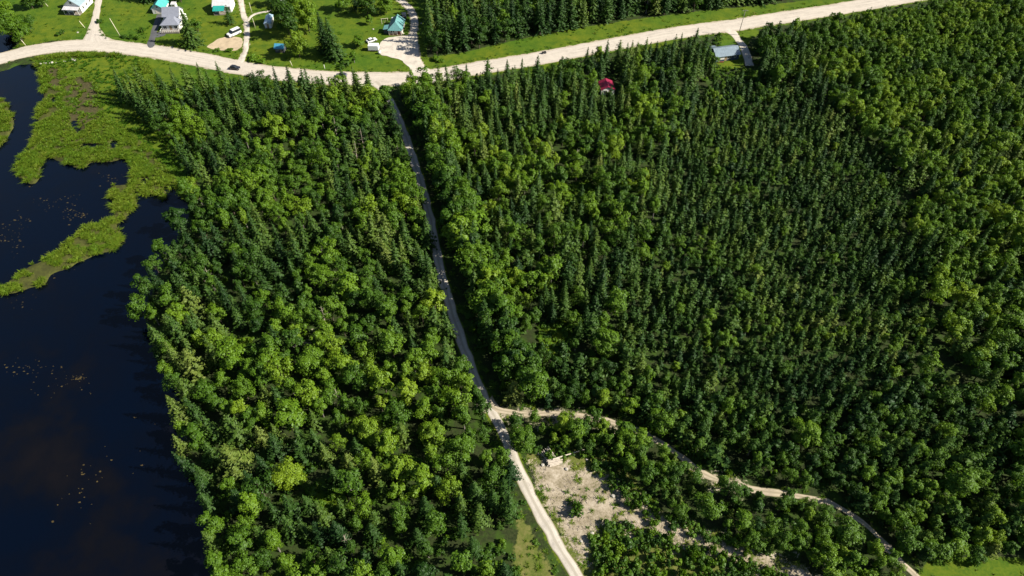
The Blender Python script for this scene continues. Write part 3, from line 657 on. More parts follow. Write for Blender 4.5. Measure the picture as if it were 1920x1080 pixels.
# ------------------------------------------------------------------ masses: one object of kind stuff, one instance per plant
def mass(name, items, forms_meshes, label, cat):
    """items: x, y, z, rot(3), scale(3), form index, tint"""
    n = len(items); me = bpy.data.meshes.new(name)
    A = np.array(items, np.float32)
    me.vertices.add(n); me.vertices.foreach_set('co', A[:, 0:3].ravel())
    for nm, dt, col in (('rot', 'FLOAT_VECTOR', A[:, 3:6]), ('scl', 'FLOAT_VECTOR', A[:, 6:9])):
        a = me.attributes.new(nm, dt, 'POINT'); a.data.foreach_set('vector', np.ascontiguousarray(col).ravel())
    a = me.attributes.new('form', 'INT', 'POINT'); a.data.foreach_set('value', A[:, 9].astype(np.int32))
    a = me.attributes.new('tint', 'FLOAT', 'POINT'); a.data.foreach_set('value', np.ascontiguousarray(A[:, 10]))
    cl = bpy.data.collections.new(name+'_shapes')
    for k, m_ in enumerate(forms_meshes): cl.objects.link(bpy.data.objects.new('%s_shape_%02d' % (name, k), m_))
    ng = bpy.data.node_groups.new(name, 'GeometryNodeTree')
    ng.interface.new_socket('Geometry', in_out='INPUT', socket_type='NodeSocketGeometry'); ng.interface.new_socket('Geometry', in_out='OUTPUT', socket_type='NodeSocketGeometry')
    N = ng.nodes; gi, go = N.new('NodeGroupInput'), N.new('NodeGroupOutput')
    ci = N.new('GeometryNodeCollectionInfo'); ci.inputs['Collection'].default_value = cl; ci.inputs['Separate Children'].default_value = True; ci.inputs['Reset Children'].default_value = True
    ip = N.new('GeometryNodeInstanceOnPoints'); ip.inputs['Pick Instance'].default_value = True
    def na(nm, dt): o = N.new('GeometryNodeInputNamedAttribute'); o.data_type = dt; o.inputs['Name'].default_value = nm; return o.outputs[0]
    L = ng.links.new
    L(gi.outputs[0], ip.inputs['Points']); L(ci.outputs[0], ip.inputs['Instance']); L(na('form', 'INT'), ip.inputs['Instance Index'])
    e2r = N.new('FunctionNodeEulerToRotation'); L(na('rot', 'FLOAT_VECTOR'), e2r.inputs[0]); L(e2r.outputs[0], ip.inputs['Rotation']); L(na('scl', 'FLOAT_VECTOR'), ip.inputs['Scale'])
    L(ip.outputs[0], go.inputs[0])
    o = link(bpy.data.objects.new(name, me)); md = o.modifiers.new('plants', 'NODES'); md.node_group = ng
    return tag(o, label, cat, None, 'stuff')
def item(t, form_index=None):
    tl = (rng.normal()*.03, rng.normal()*.03)
    return (t['x'], t['y'], float(ground_z(t['x'], t['y'])), tl[0], tl[1], t['rot'], t['sxy'], t['sxy'], t['sz'], t['fi'] if form_index is None else form_index, t['tint'])

# ------------------------------------------------------------------ single trees
def tone_word(kind, t):
    if kind == 'leafy': return ['dark green', 'deep green', 'mid-green', 'bright green', 'yellow-green'][min(4, int(t*5.2))]
    return ['dark blue-green', 'dark green', 'dull green', 'olive green', 'pale olive'][min(4, int(t*5.2))]
def single_tree(t, label, group):
    nm = {'grand': 'leafy_tree', 'grandspruce': 'spruce_tree', 'leafy': 'leafy_tree', 'spruce': 'spruce_tree', 'young': 'young_spruce', 'bush': 'shrub'}[t['kind']]
    f = FORMS[t['kind']][t['fi']]
    o = empty(nm, (t['x'], t['y'], float(ground_z(t['x'], t['y']))), t['rot'], (t['sxy'], t['sxy'], t['sz'])); o.rotation_euler = (rng.normal()*.03, rng.normal()*.03, t['rot'])
    tag(o, label, {'grand': 'tree', 'grandspruce': 'spruce', 'leafy': 'tree', 'spruce': 'spruce', 'young': 'young spruce', 'bush': 'shrub'}[t['kind']], group)
    c = link(bpy.data.objects.new('crown' if t['kind'] != 'bush' else 'foliage', f.crown), o); c['tint'] = t['tint']
    link(bpy.data.objects.new('trunk' if t['kind'] != 'bush' else 'stems', f.trunk), o)
    return o
used_labels = set()
def place_words(t):
    cx, cy_ = to_px(t['x'], t['y'], t['h']*.6); return cx, cy_
ONES = 'zero one two three four five six seven eight nine ten eleven twelve thirteen fourteen fifteen sixteen seventeen eighteen nineteen'.split()
TENS = 'x x twenty thirty forty fifty sixty seventy eighty ninety'.split()
def num(n): return ONES[n] if n < 20 else TENS[n//10]+('-'+ONES[n % 10] if n % 10 else '')
SHORT = {-1: 'on the clearing', 0: 'beside the lane', 1: 'by the lake', 2: 'above the road', 3: 'in the plantation', 4: 'in the east wood', 5: 'above the lane', 6: 'past the track', 7: 'below the road'}
def auto_label(t):
    cx, cy_ = place_words(t)
    size = 'tall' if t['h'] > 11.5 else 'small' if t['h'] < 6 else 'mid-sized'
    kind = {'leafy': 'tree', 'spruce': 'spruce', 'young': 'young spruce', 'bush': 'shrub'}[t['kind']]
    a, b = int(cx/19.2), int(cy_/10.8)
    head = '%s %s %s' % (size, tone_word(t['kind'], t['tint']).replace(' green', '-green'), kind)
    lab = '%s %s, %s percent across, %s down the photo' % (head, SHORT[t['zone']], num(a), num(b))
    if lab in used_labels:
        for wd_ in ('slightly taller', 'slightly wider', 'narrower', 'fuller', 'sparser'):
            l2 = lab.replace(size, wd_, 1)
            if l2 not in used_labels: lab = l2; break
    used_labels.add(lab); return lab
GROUPS = {'leafy': 'leafy trees of the woods', 'spruce': 'grown spruces of the woods', 'young': 'young spruces of the plantation', 'bush': 'shrubs on the clearing'}
rest = {'leafy': [], 'spruce': [], 'young': []}
for kind in rest:
    L = [t for t in trees if t['kind'] == kind]
    for t in L:
        cx, cy_ = place_words(t); t['in'] = 0 < cx < 1920 and 0 < cy_ < 1080
        t['score'] = t['r']*t['h']**.5*pxm(t['py'])*(1 if t['in'] else 0)
    L.sort(key=lambda t: -t['score'])
    cap = {'leafy': 275, 'spruce': 285, 'young': 300}[kind]
    for t in L[:cap]:
        if t['in']: single_tree(t, auto_label(t), GROUPS[kind])
        else: rest[kind].append(t)
    rest[kind] += L[cap:]
print('TREES', len(trees), {k: len(v) for k, v in rest.items()})
mass('broadleaf_forest', [item(t) for t in rest['leafy']], [f.whole for f in leafy], 'broadleaf trees filling the woods between the larger single trees', 'forest')
mass('conifer_forest', [item(t) for t in rest['spruce']], [f.whole for f in spruces], 'dark conifers filling the woods between the larger single trees', 'forest')
mass('young_conifer_forest', [item(t) for t in rest['young']], [f.whole for f in youngs], 'dense rows of small young spruces covering the plantation', 'forest')
ORD = 'first second third fourth fifth sixth seventh eighth ninth tenth eleventh twelfth thirteenth fourteenth fifteenth sixteenth'.split()
# ------------------------------------------------------------------ yard trees and shrubs, each placed where it stands
def yard(px, py, kind, fi, h, wide, tint, label, group='trees of the farmyards'):
    p = g(px, py); f = FORMS[kind][fi]
    if kind == 'leafy' and wide >= 7: kind, fi = 'grand', fi % 3
    if kind == 'spruce' and h >= 14: kind, fi = 'grandspruce', fi % 2
    f = FORMS[kind][fi]
    t = dict(x=p.x, y=p.y, px=px, py=py, zone=-1, kind=kind, fi=fi, h=h, sz=h/f.H, sxy=wide/(2*f.R), r=wide/2, tint=tint, rot=rnd.random()*6.28)
    return single_tree(t, label, group)
for lm in LANDMARKS: yard(*lm, 'trees that stand out in the woods')
yard(533, 50, 'leafy', 0, 12, 9, .2, 'dark leafy tree directly right of the narrow pale shed')
yard(362, 84, 'spruce', 4, 15, 9.5, .42, 'broad olive spruce standing against the right side of the slate-roofed house')
yard(630, 110, 'spruce', 0, 18, 9, .34, 'tallest dark spruce on the lawn left of the white box trailer')
yard(612, 98, 'spruce', 2, 17, 8, .10, 'very dark spruce half hidden behind the tallest lawn spruce')
yard(432, 46, 'spruce', 2, 8.5, 4.5, .3, 'slim dark spruce between the deep teal porch roof and the white van')
yard(562, 108, 'leafy', 0, 11.5, 8.5, .82, 'bright yellow-green round tree right of the small blue shed')
yard(545, 70, 'leafy', 4, 15, 10, .25, 'dark leafy tree behind the bright round tree by the blue shed')
yard(580, 58, 'leafy', 1, 14, 11, .72, 'wide yellow-green tree between the pale narrow shed and the lawn spruces')
yard(556, 30, 'leafy', 0, 9, 8, .66, 'light green tree just right of the dark teal cottage at the top')
yard(725, 24, 'leafy', 1, 9, 9, .62, 'light green tree behind the teal-roofed house, by the loop driveway')
yard(690, 30, 'leafy', 4, 10, 9, .18, 'dark leafy tree left of the teal-roofed house at the top edge')
yard(668, 18, 'spruce', 0, 11, 5, .1, 'dark spruce at the top edge between lawn spruces and teal house')
yard(693, 46, 'leafy', 5, 4.5, 4, .5, 'small rounded tree alone on the lawn left of the teal house')
yard(672, 88, 'leafy', 5, 5, 6, .48, 'low spreading tree directly left of the white box trailer')
yard(665, 118, 'leafy', 3, 5, 4, .55, 'small upright tree on the grass below the white box trailer')
yard(44, 80, 'leafy', 0, 11, 10, .45, 'large leafy tree beside the stream above the gravel road')
yard(16, 62, 'leafy', 1, 10, 9, .38, 'leafy tree overhanging the stream at the left edge')
yard(18, 40, 'leafy', 4, 9, 9, .62, 'light green tree behind the streamside trees at the left edge')
yard(58, 60, 'leafy', 5, 8, 8, .3, 'dark leafy tree right behind the large streamside tree')
yard(62, 16, 'leafy', 4, 8, 8, .2, 'dark leafy tree at the top edge left of the white farmhouse')
yard(80, 12, 'leafy', 5, 7, 7, .42, 'mid-green tree nearest the white farmhouse at the top edge')
yard(340, 4, 'leafy', 1, 9, 9, .2, 'dark leafy tree behind the slate-roofed house')
yard(306, -2, 'leafy', 4, 9, 9, .25, 'dark leafy tree behind the bright teal shed')
yard(276, 2, 'spruce', 0, 15, 7, .2, 'dark spruce behind the lawn left of the bright teal shed')
yard(516, 10, 'leafy', 0, 8, 7, .12, 'very dark tree left of the dark teal cottage at the top')
yard(645, 20, 'leafy', 0, 8, 8, .5, 'leafy tree at the top edge behind the tallest lawn spruce')
yard(1428, 116, 'leafy', 1, 11, 8, .35, 'leafy tree shading the right end of the blue cottage driveway')
yard(1426, 100, 'spruce', 0, 12, 6, .2, 'dark spruce just right of the blue cottage driveway')
yard(372, 60, 'leafy', 5, 6, 6, .4, 'low leafy tree behind the broad olive spruce')
for k, (x, y, wd_, h, t, lab) in enumerate([
        (187, 42, 3, 1.7, .2, 'dark round shrub beside the side road on the lawn'), (110, 66, 2.6, 1.5, .25, 'dark low shrub on the verge left of the side road, leftmost of two'), (119, 63, 2.8, 1.6, .35, 'low shrub on the verge left of the side road, rightmost of two'),
        (234, 70, 3, 1.5, .3, 'shrub at the foot of the tall pale pole'), (246, 72, 3.5, 1.6, .25, 'shrub just right of the tall pale pole on the roadside'), (258, 74, 3, 1.6, .3, 'roadside shrub nearest the asphalt driveway'), (268, 60, 3.5, 2.2, .35, 'taller shrub on the lawn left of the asphalt driveway'),
        (337, 84, 4, 2, .6, 'light green shrub under the broad olive spruce by the road'), (350, 88, 3.5, 1.8, .55, 'light shrub on the road verge below the broad olive spruce'), (478, 112, 5, 2.4, .6, 'light green thicket right of the farm track mouth'), (490, 118, 4, 2, .5, 'thicket shrub on the verge below the small blue shed'),
        (648, 126, 5, 2.2, .2, 'dark shrub on the roadside lawn left of the small upright tree'), (640, 128, 4, 1.8, .3, 'low dark shrub on the verge above the grey car'), (818, 112, 4, 2, .45, 'shrub at the corner of the gravel yard and the north wood'),
        (1076, 958, 4.4, 2.6, .22, 'single dark round shrub in the middle of the sandy clearing'), (826, 116, 3, 1.6, .5, 'small shrub right beside the north wood corner shrub'),
        (430, 96, 3.5, 1.4, .5, 'low shrub on the road side of the bare dirt patch'), (408, 97, 3, 1.2, .55, 'small light shrub at the left corner of the bare dirt patch')]):
    yard(x, y, 'bush', k % 3, h, wd_, t, lab, 'shrubs in the yards and on the clearing')

# thicket on the clearing: single shrubs
def scatter_in(poly_px, spacing, tries=4000):
    W = gp(poly_px); lo, hi = W.min(0), W.max(0); P = rng.uniform(lo, hi, (tries, 2)); P = P[inside(P, W)]; out = []; gr = {}
    for p in P:
        c = (int(p[0]//spacing), int(p[1]//spacing))
        if any((q[0]-p[0])**2+(q[1]-p[1])**2 < spacing**2 for a in (-1, 0, 1) for b in (-1, 0, 1) for q in gr.get((c[0]+a, c[1]+b), ())): continue
        gr.setdefault(c, []).append(p); out.append(p)
    return out
under = []
def bush_dict(p, h, wide, tint):
    fi = int(rng.integers(3)); f = bushes[fi]; px, py = to_px(p[0], p[1])
    return dict(x=p[0], y=p[1], px=px, py=py, zone=-1, kind='bush', fi=fi, h=h, sz=h/f.H, sxy=wide/(2*f.R), r=wide/2, tint=float(np.clip(tint, 0, 1)), rot=rng.random()*6.28)
cand = []
for poly, sp, (h0, h1) in (([(1112, 1016), (1145, 984), (1200, 996), (1300, 1024), (1400, 1056), (1470, 1084), (1480, 1110), (1120, 1110), (1118, 1050)], 1.75, (1.4, 2.9)),
                           ([(1100, 850), (1150, 856), (1190, 910), (1240, 958), (1330, 998), (1440, 1036), (1420, 1050), (1300, 1006), (1190, 968), (1140, 908)], 2.0, (1.2, 2.6)),
                           ([(985, 836), (1060, 838), (1110, 846), (1100, 862), (1000, 856)], 2.2, (1.0, 2.2)), ([(900, 1040), (960, 1010), (985, 1110), (880, 1110)], 3.2, (.8, 1.6))):
    for p in scatter_in(poly, sp):
        cand.append(bush_dict(p, h0+(h1-h0)*rng.random(), 2.0+1.3*rng.random(), .36+rng.normal()*.16))
cand.sort(key=lambda t: -t['r']*pxm(t['py']))
for k, t in enumerate(cand):
    cx, cy_ = place_words(t)
    if k < 200 and 0 < cx < 1920 and 0 < cy_ < 1080: single_tree(t, auto_label(t), 'shrubs in the yards and on the clearing')
    else: under.append(t)
# low growth in glades, along the dirt track and under the wood's edges
for q in KEEP_OFF[2:]+[[(1336, 126), (1412, 130), (1412, 150), (1336, 150)], [(1336, 78), (1350, 64), (1352, 84), (1340, 96)]]:
    for p in scatter_in(q, 1.7): under.append(bush_dict(p, .5+.9*rng.random(), 1.6+1.2*rng.random(), .45+rng.normal()*.15))
nearp = rng.uniform([-120, 40], [160, 300], (9000, 2)); dl = np.minimum(seg_dist(nearp, L_TRACK[::3])-1.5, seg_dist(nearp, L_LANE[::3])-1.4)
qx, qy = to_px(nearp[:, 0], nearp[:, 1]); sand_in = soft(SAND, nearp, 1.0) > .5; roadfree = seg_dist(nearp, L_MAIN[::4]) > 7
for p, d, s_, ok in zip(nearp, dl, sand_in, roadfree):
    if .9 < d < 4.5 and not s_ and ok and rng.random() < .3: under.append(bush_dict(p, .3+.6*rng.random(), 1.0+1.0*rng.random(), .30+rng.normal()*.14))
zq = rng.uniform([-170, 36], [230, 300], (14000, 2)); px_, py_ = to_px(zq[:, 0], zq[:, 1]); zin = np.zeros(len(zq), bool)
for k in (0, 1, 4, 5, 6): zin |= inside(np.stack([px_, py_], 1), ZONES[k][1])
wq = np.full(len(zq), -9.); wq[zq[:, 0] < -55] = water_depth(zq[zq[:, 0] < -55])
for L_, hw_ in ROADS: zin &= seg_dist(zq, L_[::4]) > hw_+1.2
for p, a, d in zip(zq, zin, wq):
    if a and d < -.9 and rng.random() < .34: under.append(bush_dict(p, .7+1.6*rng.random(), 1.6+1.8*rng.random(), .30+rng.normal()*.15))
mass('undergrowth', [item(t) for t in under], [f.whole for f in bushes], 'low leafy undergrowth filling glades, verges and gaps between trees', 'undergrowth')

# ------------------------------------------------------------------ marsh tussocks, verge grass, floating weed
tuf = [tuft_mesh('marsh_tussock_a', 26, .75, .75, .055, M['grassblade'], .8), tuft_mesh('marsh_tussock_b', 22, .6, .95, .05, M['grassblade'], .6), tuft_mesh('marsh_tussock_c', 28, .9, .55, .06, M['grassblade'], 1.0)]
P = rng.uniform([-250, 112], [-95, 262], (62000, 2)); mi_ = np.maximum(sdist(P, W_MARSH), sdist(P, W_MARSH2)); dd = water_depth(P)
pe = soft(PEAT, P, 2.0); lw = soft([LAWNS[5]], P, 2.0); nn_ = vnoise(P[:, 0], P[:, 1], 2.6); items = []
bright = vnoise(P[:, 0]+7, P[:, 1], 9)
for p, m_, d, e, l, q, b in zip(P, mi_, dd, pe, lw, nn_, bright):
    if m_ < -1.3 or d > -.36 or (l > .5 and rng.random() < .6) or q < .30 or (e > .5 and rng.random() < .75) or rng.random() > .62: continue
    edge = np.clip(1-m_/4, 0, 1); s_ = (.75+.6*rng.random()+.35*edge)*(.7 if l > .5 else 1); t_ = .50+.20*(b-.5)+rng.normal()*.06-(.34 if l > .5 else 0)+.08*edge
    items.append((p[0], p[1], float(ground_z(p[0], p[1])), rng.normal()*.1, rng.normal()*.1, rng.random()*6.28, s_, s_, s_*(.7+.5*rng.random()), rng.integers(3), float(np.clip(t_, .1, .95))))
print('TUFTS', len(items))
mass('marsh_grass', items, tuf, 'yellow-green tussock grass matting the marsh beside the dark water', 'marsh grass')
items = []
P = rng.uniform([-255, 40], [200, 300], (60000, 2)); rdm = np.full(len(P), 99.)
for L_, hw_ in ROADS: rdm = np.minimum(rdm, seg_dist(P, L_[::4])-hw_)
san, dr = soft(SAND, P, 1.5), soft(DRY, P, 1.5); lwn = soft(LAWNS, P, .5); wpt = np.full(len(P), -9.); k_ = P[:, 0] < -55; wpt[k_] = water_depth(P[k_]); mm_ = np.maximum(sdist(P, W_MARSH), sdist(P, W_MARSH2)); pp_ = np.maximum(sdist(P, PAD), sdist(P, TAN)); cl_ = vnoise(P[:, 0], P[:, 1]+40, 4)
for p, d, s_, r_, l, w_, m_, q, c_ in zip(P, rdm, san, dr, lwn, wpt, mm_, pp_, cl_):
    if d < .35 or w_ > -.6 or m_ > 0 or q > -.4: continue
    pr = .5 if d < 2.2 else .5 if r_ > .5 and s_ < .5 else .4*(c_ > .42) if r_ > .5 else .16*(c_ > .5) if s_ > .5 else .10*(c_ > .45) if l > .5 else 0
    if rng.random() > pr: continue
    z_ = .35+.4*rng.random(); t_ = (.55 if r_ > .5 or s_ > .5 else .38)+rng.normal()*.15
    items.append((p[0], p[1], float(ground_z(p[0], p[1])), 0, 0, rng.random()*6.28, z_*1.3, z_*1.3, z_, rng.integers(3), float(np.clip(t_, .1, 1))))
print('VERGE', len(items))
mass('verge_grass', items, tuf, 'rough tall grass along the roads, lawns and clearing', 'grass')
V, F = [], []
WP = []
for cx, cy_, sx, sy, n in ((95, 378, 50, 14, 60), (128, 400, 14, 28, 80), (150, 402, 12, 10, 60), (30, 420, 36, 18, 60), (8, 445, 12, 12, 30), (36, 455, 14, 25, 40), (150, 708, 16, 7, 60), (60, 690, 60, 14, 60), (100, 720, 70, 40, 50),
                            (200, 335, 30, 14, 40), (40, 565, 50, 20, 24), (150, 930, 70, 40, 30), (290, 330, 30, 14, 30), (60, 340, 20, 14, 20), (110, 520, 60, 16, 16), (180, 890, 60, 22, 20), (250, 840, 60, 60, 16)):
    WP += [tuple(g(cx+rnd.gauss(0, sx*.5), cy_+rnd.gauss(0, sy*.5), WATER_Z)[:2]) for k in range(n)]
WP = np.array(WP); WP = WP[water_depth(WP) > .3][::2]
for k, p in enumerate(WP):
    r = .07+.20*rnd.random()**3; i = len(V); m_ = 6; a0_ = rnd.random()*6.28
    V += [(p[0]+math.cos(a0_+j*1.047)*r*(.5+.8*rnd.random())*1.6, p[1]+math.sin(a0_+j*1.047)*r*(.5+.8*rnd.random()), WATER_Z+.012+.004*(k % 5)) for j in range(m_)]; F.append(tuple(range(i, i+m_)))
tag(part('floating_weed', (V, F), M['weed']), 'ochre flecks of floating weed scattered over the dark lake', 'water weed', None, 'stuff')

# ------------------------------------------------------------------ dead standing trees
def snag(px, py, h, label, lean=(0, 0)):
    p = g(px, py); o = empty('dead_tree', (p.x, p.y, 0)); o.rotation_euler = (lean[0], lean[1], rnd.random()*6)
    tag(o, label, 'dead tree', 'bare dead trees in the woods')
    part('trunk', join(tube((0, 0, -.3), (.1, .05, h*.55), .17, .11, 7), tube((.1, .05, h*.55), (.05, .2, h), .11, .03, 6)), M['deadwood'], o, smooth_=True)
    for k in range(11):
        z = h*(.35+.6*k/11); a = k*2.4+rnd.random(); l = (1-.75*z/h)*2.6*(.6+.6*rnd.random())
        part('branch', tube((.08, .1, z), (math.cos(a)*l, math.sin(a)*l, z+l*.25-.1), .04, .012, 5), M['deadwood'], o)
for k, (x, y, h, lab) in enumerate([(634, 268, 11, 'pale dead trunk in the upper lakeside wood, leftmost of three'), (672, 312, 11, 'pale dead trunk in the upper lakeside wood, middle of three'), (686, 292, 11.5, 'pale dead trunk in the upper lakeside wood, rightmost of three'),
        (402, 545, 9, 'grey dead tree near the shore in the middle of the lakeside wood'), (612, 612, 9.5, 'grey dead tree in the lakeside wood above the bare brown patch'), (515, 668, 8, 'leaning dead tree left of the brown patch in the lakeside wood'),
        (640, 768, 8.5, 'grey dead tree in the lower lakeside wood, uppermost of two'), (655, 1030, 7, 'grey dead tree near the bottom of the lakeside wood'), (1085, 320, 9, 'brownish dead tree in the wood right of the dirt track'), (1642, 1035, 6, 'grey dead tree beside the lane near its lower end')]):
    snag(x, y, h, lab, (rnd.uniform(-.12, .12), rnd.uniform(-.12, .12)))

# ------------------------------------------------------------------ buildings: local front faces -Y (towards the drone)
def gable(root, x0, x1, y0, y1, eave, ridge, ax, wallm, roofm, over=.35, th=.14, z0=0.0, wname='wall', rname='roof'):
    if ax == 'y': a, b, c, d = x0, x1, y0, y1
    else: a, b, c, d = y0, y1, x0, x1
    m_ = (a+b)/2; sl_ = (ridge-eave)/(m_-a); e0 = eave-over*sl_+.02
    part(wname, prism([(a, z0), (b, z0), (b, eave), (m_, ridge), (a, eave)], ax, c, d), wallm, root)
    return part(rname, prism([(a-over, e0), (m_, ridge+.02), (b+over, e0), (b+over, e0+th), (m_, ridge+th), (a-over, e0+th)], ax, c-over, d+over), roofm, root)
def window(root, x, z, w_, h, y=0.0, face='front', frame=None):
    f = frame or M['white']
    def orient(vf, out):
        if face == 'front': return vf
        V = [((y_ if face == 'right' else -y_)*-1, x_, z_) for x_, y_, z_ in vf[0]] if False else [(-y_ if face == 'right' else y_, x_, z_) for x_, y_, z_ in vf[0]]
        return V, [q[::-1] for q in vf[1]] if face == 'left' else vf[1]
    fr = part('window', orient(join(box(x-w_/2-.09, x+w_/2+.09, y-.06, y+.02, z-.09, z+.0), box(x-w_/2-.09, x+w_/2+.09, y-.06, y+.02, z+h, z+h+.09), box(x-w_/2-.09, x-w_/2, y-.06, y+.02, z, z+h), box(x+w_/2, x+w_/2+.09, y-.06, y+.02, z, z+h), box(x-.03, x+.03, y-.055, y+.02, z, z+h)), 0), f, root)
    part('pane', orient(box(x-w_/2, x+w_/2, y-.025, y+.015, z, z+h), 0), M['glass'], fr); return fr
def door(root, x, w_=.95, h=2.05, y=0.0, m_=None, z=.12):
    d = part('door', box(x-w_/2, x+w_/2, y-.05, y+.02, z, z+h), m_ or M['wood'], root); part('handle', tube((x+w_*.36, y-.05, z+1.0), (x+w_*.36, y-.12, z+1.0), .035, .035, 6), M['rim'], d)
def slab(a, b, x0, x1, th=.1):
    """sloping rectangular roof sheet from edge a=(y,z) to edge b=(y,z)"""
    return prism([a, b, (b[0], b[1]+th), (a[0], a[1]+th)], 'x', x0, x1)
def root_at(name, px, py, rz, label, cat):
    p = g(px, py); return tag(empty(name, (p.x, p.y, 0), R(rz)), label, cat)
def posts(root, xs, y, h, r=.07, m_=None, z=0): 
    for x in xs: part('post', box(x-r, x+r, y-r, y+r, z, h), m_ or M['white'], root)

# white farmhouse at the top edge
h = root_at('farmhouse', 141, 24, -4, 'white farmhouse with pale blue metal roof beside the side road', 'house')
gable(h, -3.4, 3.4, 0, 10, 3.4, 6.0, 'y', M['white'], M['roof_ice'], .4)
gable(h, -3.2, -.6, 3.2, 6.0, 4.6, 5.7, 'x', M['white'], M['roof_ice'], .2, .1, 2.4, 'dormer', 'dormer_roof')
for x in (-1.8, 1.8): window(h, x, 1.0, 1.0, 1.2)
window(h, 0, 3.9, .9, 1.1)
for y in (2, 5, 8): window(h, y, 1.1, 1.0, 1.2, -3.4, 'right')
door(h, 0)
part('porch_floor', box(-3.3, 3.3, -2.4, -.03, 0, .3), M['greywood'], h); part('porch_roof', slab((-2.6, 2.45), (-.03, 2.95), -3.6, 3.6), M['roof_white'], h); posts(h, (-3.2, -1.1, 1.1, 3.2), -2.3, 2.5, .07, None, .3)
ch = part('chimney', box(.9, 1.5, 6.5, 7.1, 4.5, 6.9), M['redwood'], h)
# bright teal shed
h = root_at('gabled_shed', 299, 26, 2, 'white shed with bright teal gabled metal roof behind the slate-roofed house', 'shed')
gable(h, -2.6, 2.6, 0, 6.4, 2.5, 4.4, 'y', M['white'], M['roof_teal'], .45); part('garage_door', box(-1.3, 1.3, -.04, .02, .05, 2.15), M['offwhite'], h); window(h, 0, 2.8, .7, .7)
window(h, 3, 1.1, .9, .9, -2.6, 'right')
# slate-roofed house
h = root_at('slate_roofed_house', 320, 62.5, 3, 'two-part house with slate-grey roofs and white front deck by the asphalt driveway', 'house')
gable(h, -3.5, 3.1, 6.3, 12.6, 4.3, 6.8, 'x', M['white'], M['roof_grey'], .35)
part('front_wall', box(-3.7, 3.6, 2.1, 6.28, 0, 2.75), M['white'], h)
x0, x1, y0, y1, e, t = -4.1, 4.0, 1.7, 6.27, 2.72, 4.35
part('hip_roof', ([(x0, y0, e), (x1, y0, e), (x1, y1, e), (x0, y1, e), (-1.6, 4.6, t), (1.5, 4.6, t), (1.5, y1, t), (-1.6, y1, t), (x0, y0, e-.15), (x1, y0, e-.15), (x1, y1, e-.15), (x0, y1, e-.15)],
                  [(0, 1, 5, 4), (1, 2, 6, 5), (4, 5, 6, 7), (3, 0, 4, 7), (2, 3, 7, 6), (8, 9, 1, 0), (9, 10, 2, 1), (10, 11, 3, 2), (11, 8, 0, 3), (11, 10, 9, 8)]), M['roof_grey'], h)
part('deck', box(-3.9, 3.7, -.3, 2.07, 0, .55), M['greywood'], h)
part('railing', join(box(-3.9, 3.7, -.3, -.22, 1.3, 1.42), box(-3.9, -3.82, -.22, 2.0, 1.3, 1.42), box(3.62, 3.7, -.22, 2.0, 1.3, 1.42)), M['white'], h)
posts(h, [-3.86+.84*k for k in range(10)], -.26, 1.3, .05, None, .55)
for x in (-2.3, 2.2): window(h, x, .95, 1.3, 1.2, 2.1)
door(h, 0, y=2.1, z=.56)
for y in (8, 10.6): window(h, y, 2.6, .9, 1.1, -3.1, 'right')
part('side_annex', box(3.13, 4.1, 7.0, 12.0, 0, 2.5), M['white'], h)
# small white outbuilding
h = root_at('white_outbuilding', 327, 17, 0, 'tiny white flat-roofed outbuilding right of the bright teal shed', 'outbuilding')
part('wall', box(-.9, .9, 0, 1.9, 0, 2.1), M['white'], h); part('roof', slab((-.2, 2.1), (2.1, 2.35), -1.1, 1.1, .1), M['roof_white'], h); door(h, 0, .7, 1.7)
# white-roofed house with teal porch
h = root_at('white_roofed_house', 416, 29, 3, 'house with white main roof and deep teal lean-to porch roof', 'house')
gable(h, -3.6, 3.8, 2.6, 9.5, 2.9, 4.8, 'x', M['white'], M['roof_white'], .4); part('porch_roof', slab((-.2, 2.0), (2.57, 3.05), -3.4, 1.5, .12), M['roof_deepteal'], h)
part('porch_floor', box(-3.3, 1.4, .1, 2.57, 0, .25), M['greywood'], h); posts(h, (-3.2, -.9, 1.3), .1, 1.98, .07, M['greywood'], .25)
for x in (-2.2, 2.8): window(h, x, .9, 1.2, 1.2, 2.6)
door(h, -.4, y=2.6); part('chimney', box(1.8, 2.3, 6.4, 6.9, 3.6, 5.6), M['stone'], h)
# narrow pale shed
h = root_at('narrow_shed', 503.5, 53, 5, 'long narrow shed with pale sky-blue roof beside the farm track spur', 'shed')
gable(h, -1.35, 1.35, 0, 7.2, 2.1, 2.7, 'y', M['white'], M['roof_skyblue'], .2, .1); door(h, 0, .9, 1.8)
for y in (1.8, 4.8): window(h, y, 1.0, .9, .8, -1.35, 'right')
# small blue shed
h = root_at('blue_roofed_shed', 525, 99, -4, 'small dark shed with bright blue roof under the round tree', 'shed')
gable(h, -1.8, 1.8, 0, 3.6, 1.9, 3.0, 'x', M['dark'], M['roof_blue'], .3, .1); door(h, .6, .9, 1.7); window(h, -.9, .9, .8, .7)
# cottage at the top edge
h = root_at('teal_cottage', 536, 11, 4, 'dark teal-roofed cottage cut off by the top edge', 'cottage')
gable(h, -2.4, 2.6, 1.8, 7, 2.4, 4.0, 'x', M['bluewall'], M['roof_blue'], .35); part('porch_roof', slab((-.1, 1.9), (1.77, 2.4), -2.0, -.2, .1), M['roof_white'], h); posts(h, (-1.9, -.3), 0, 1.88, .06)
door(h, -1.1, y=1.8); window(h, 1.1, .9, 1.1, 1.0, 1.8)
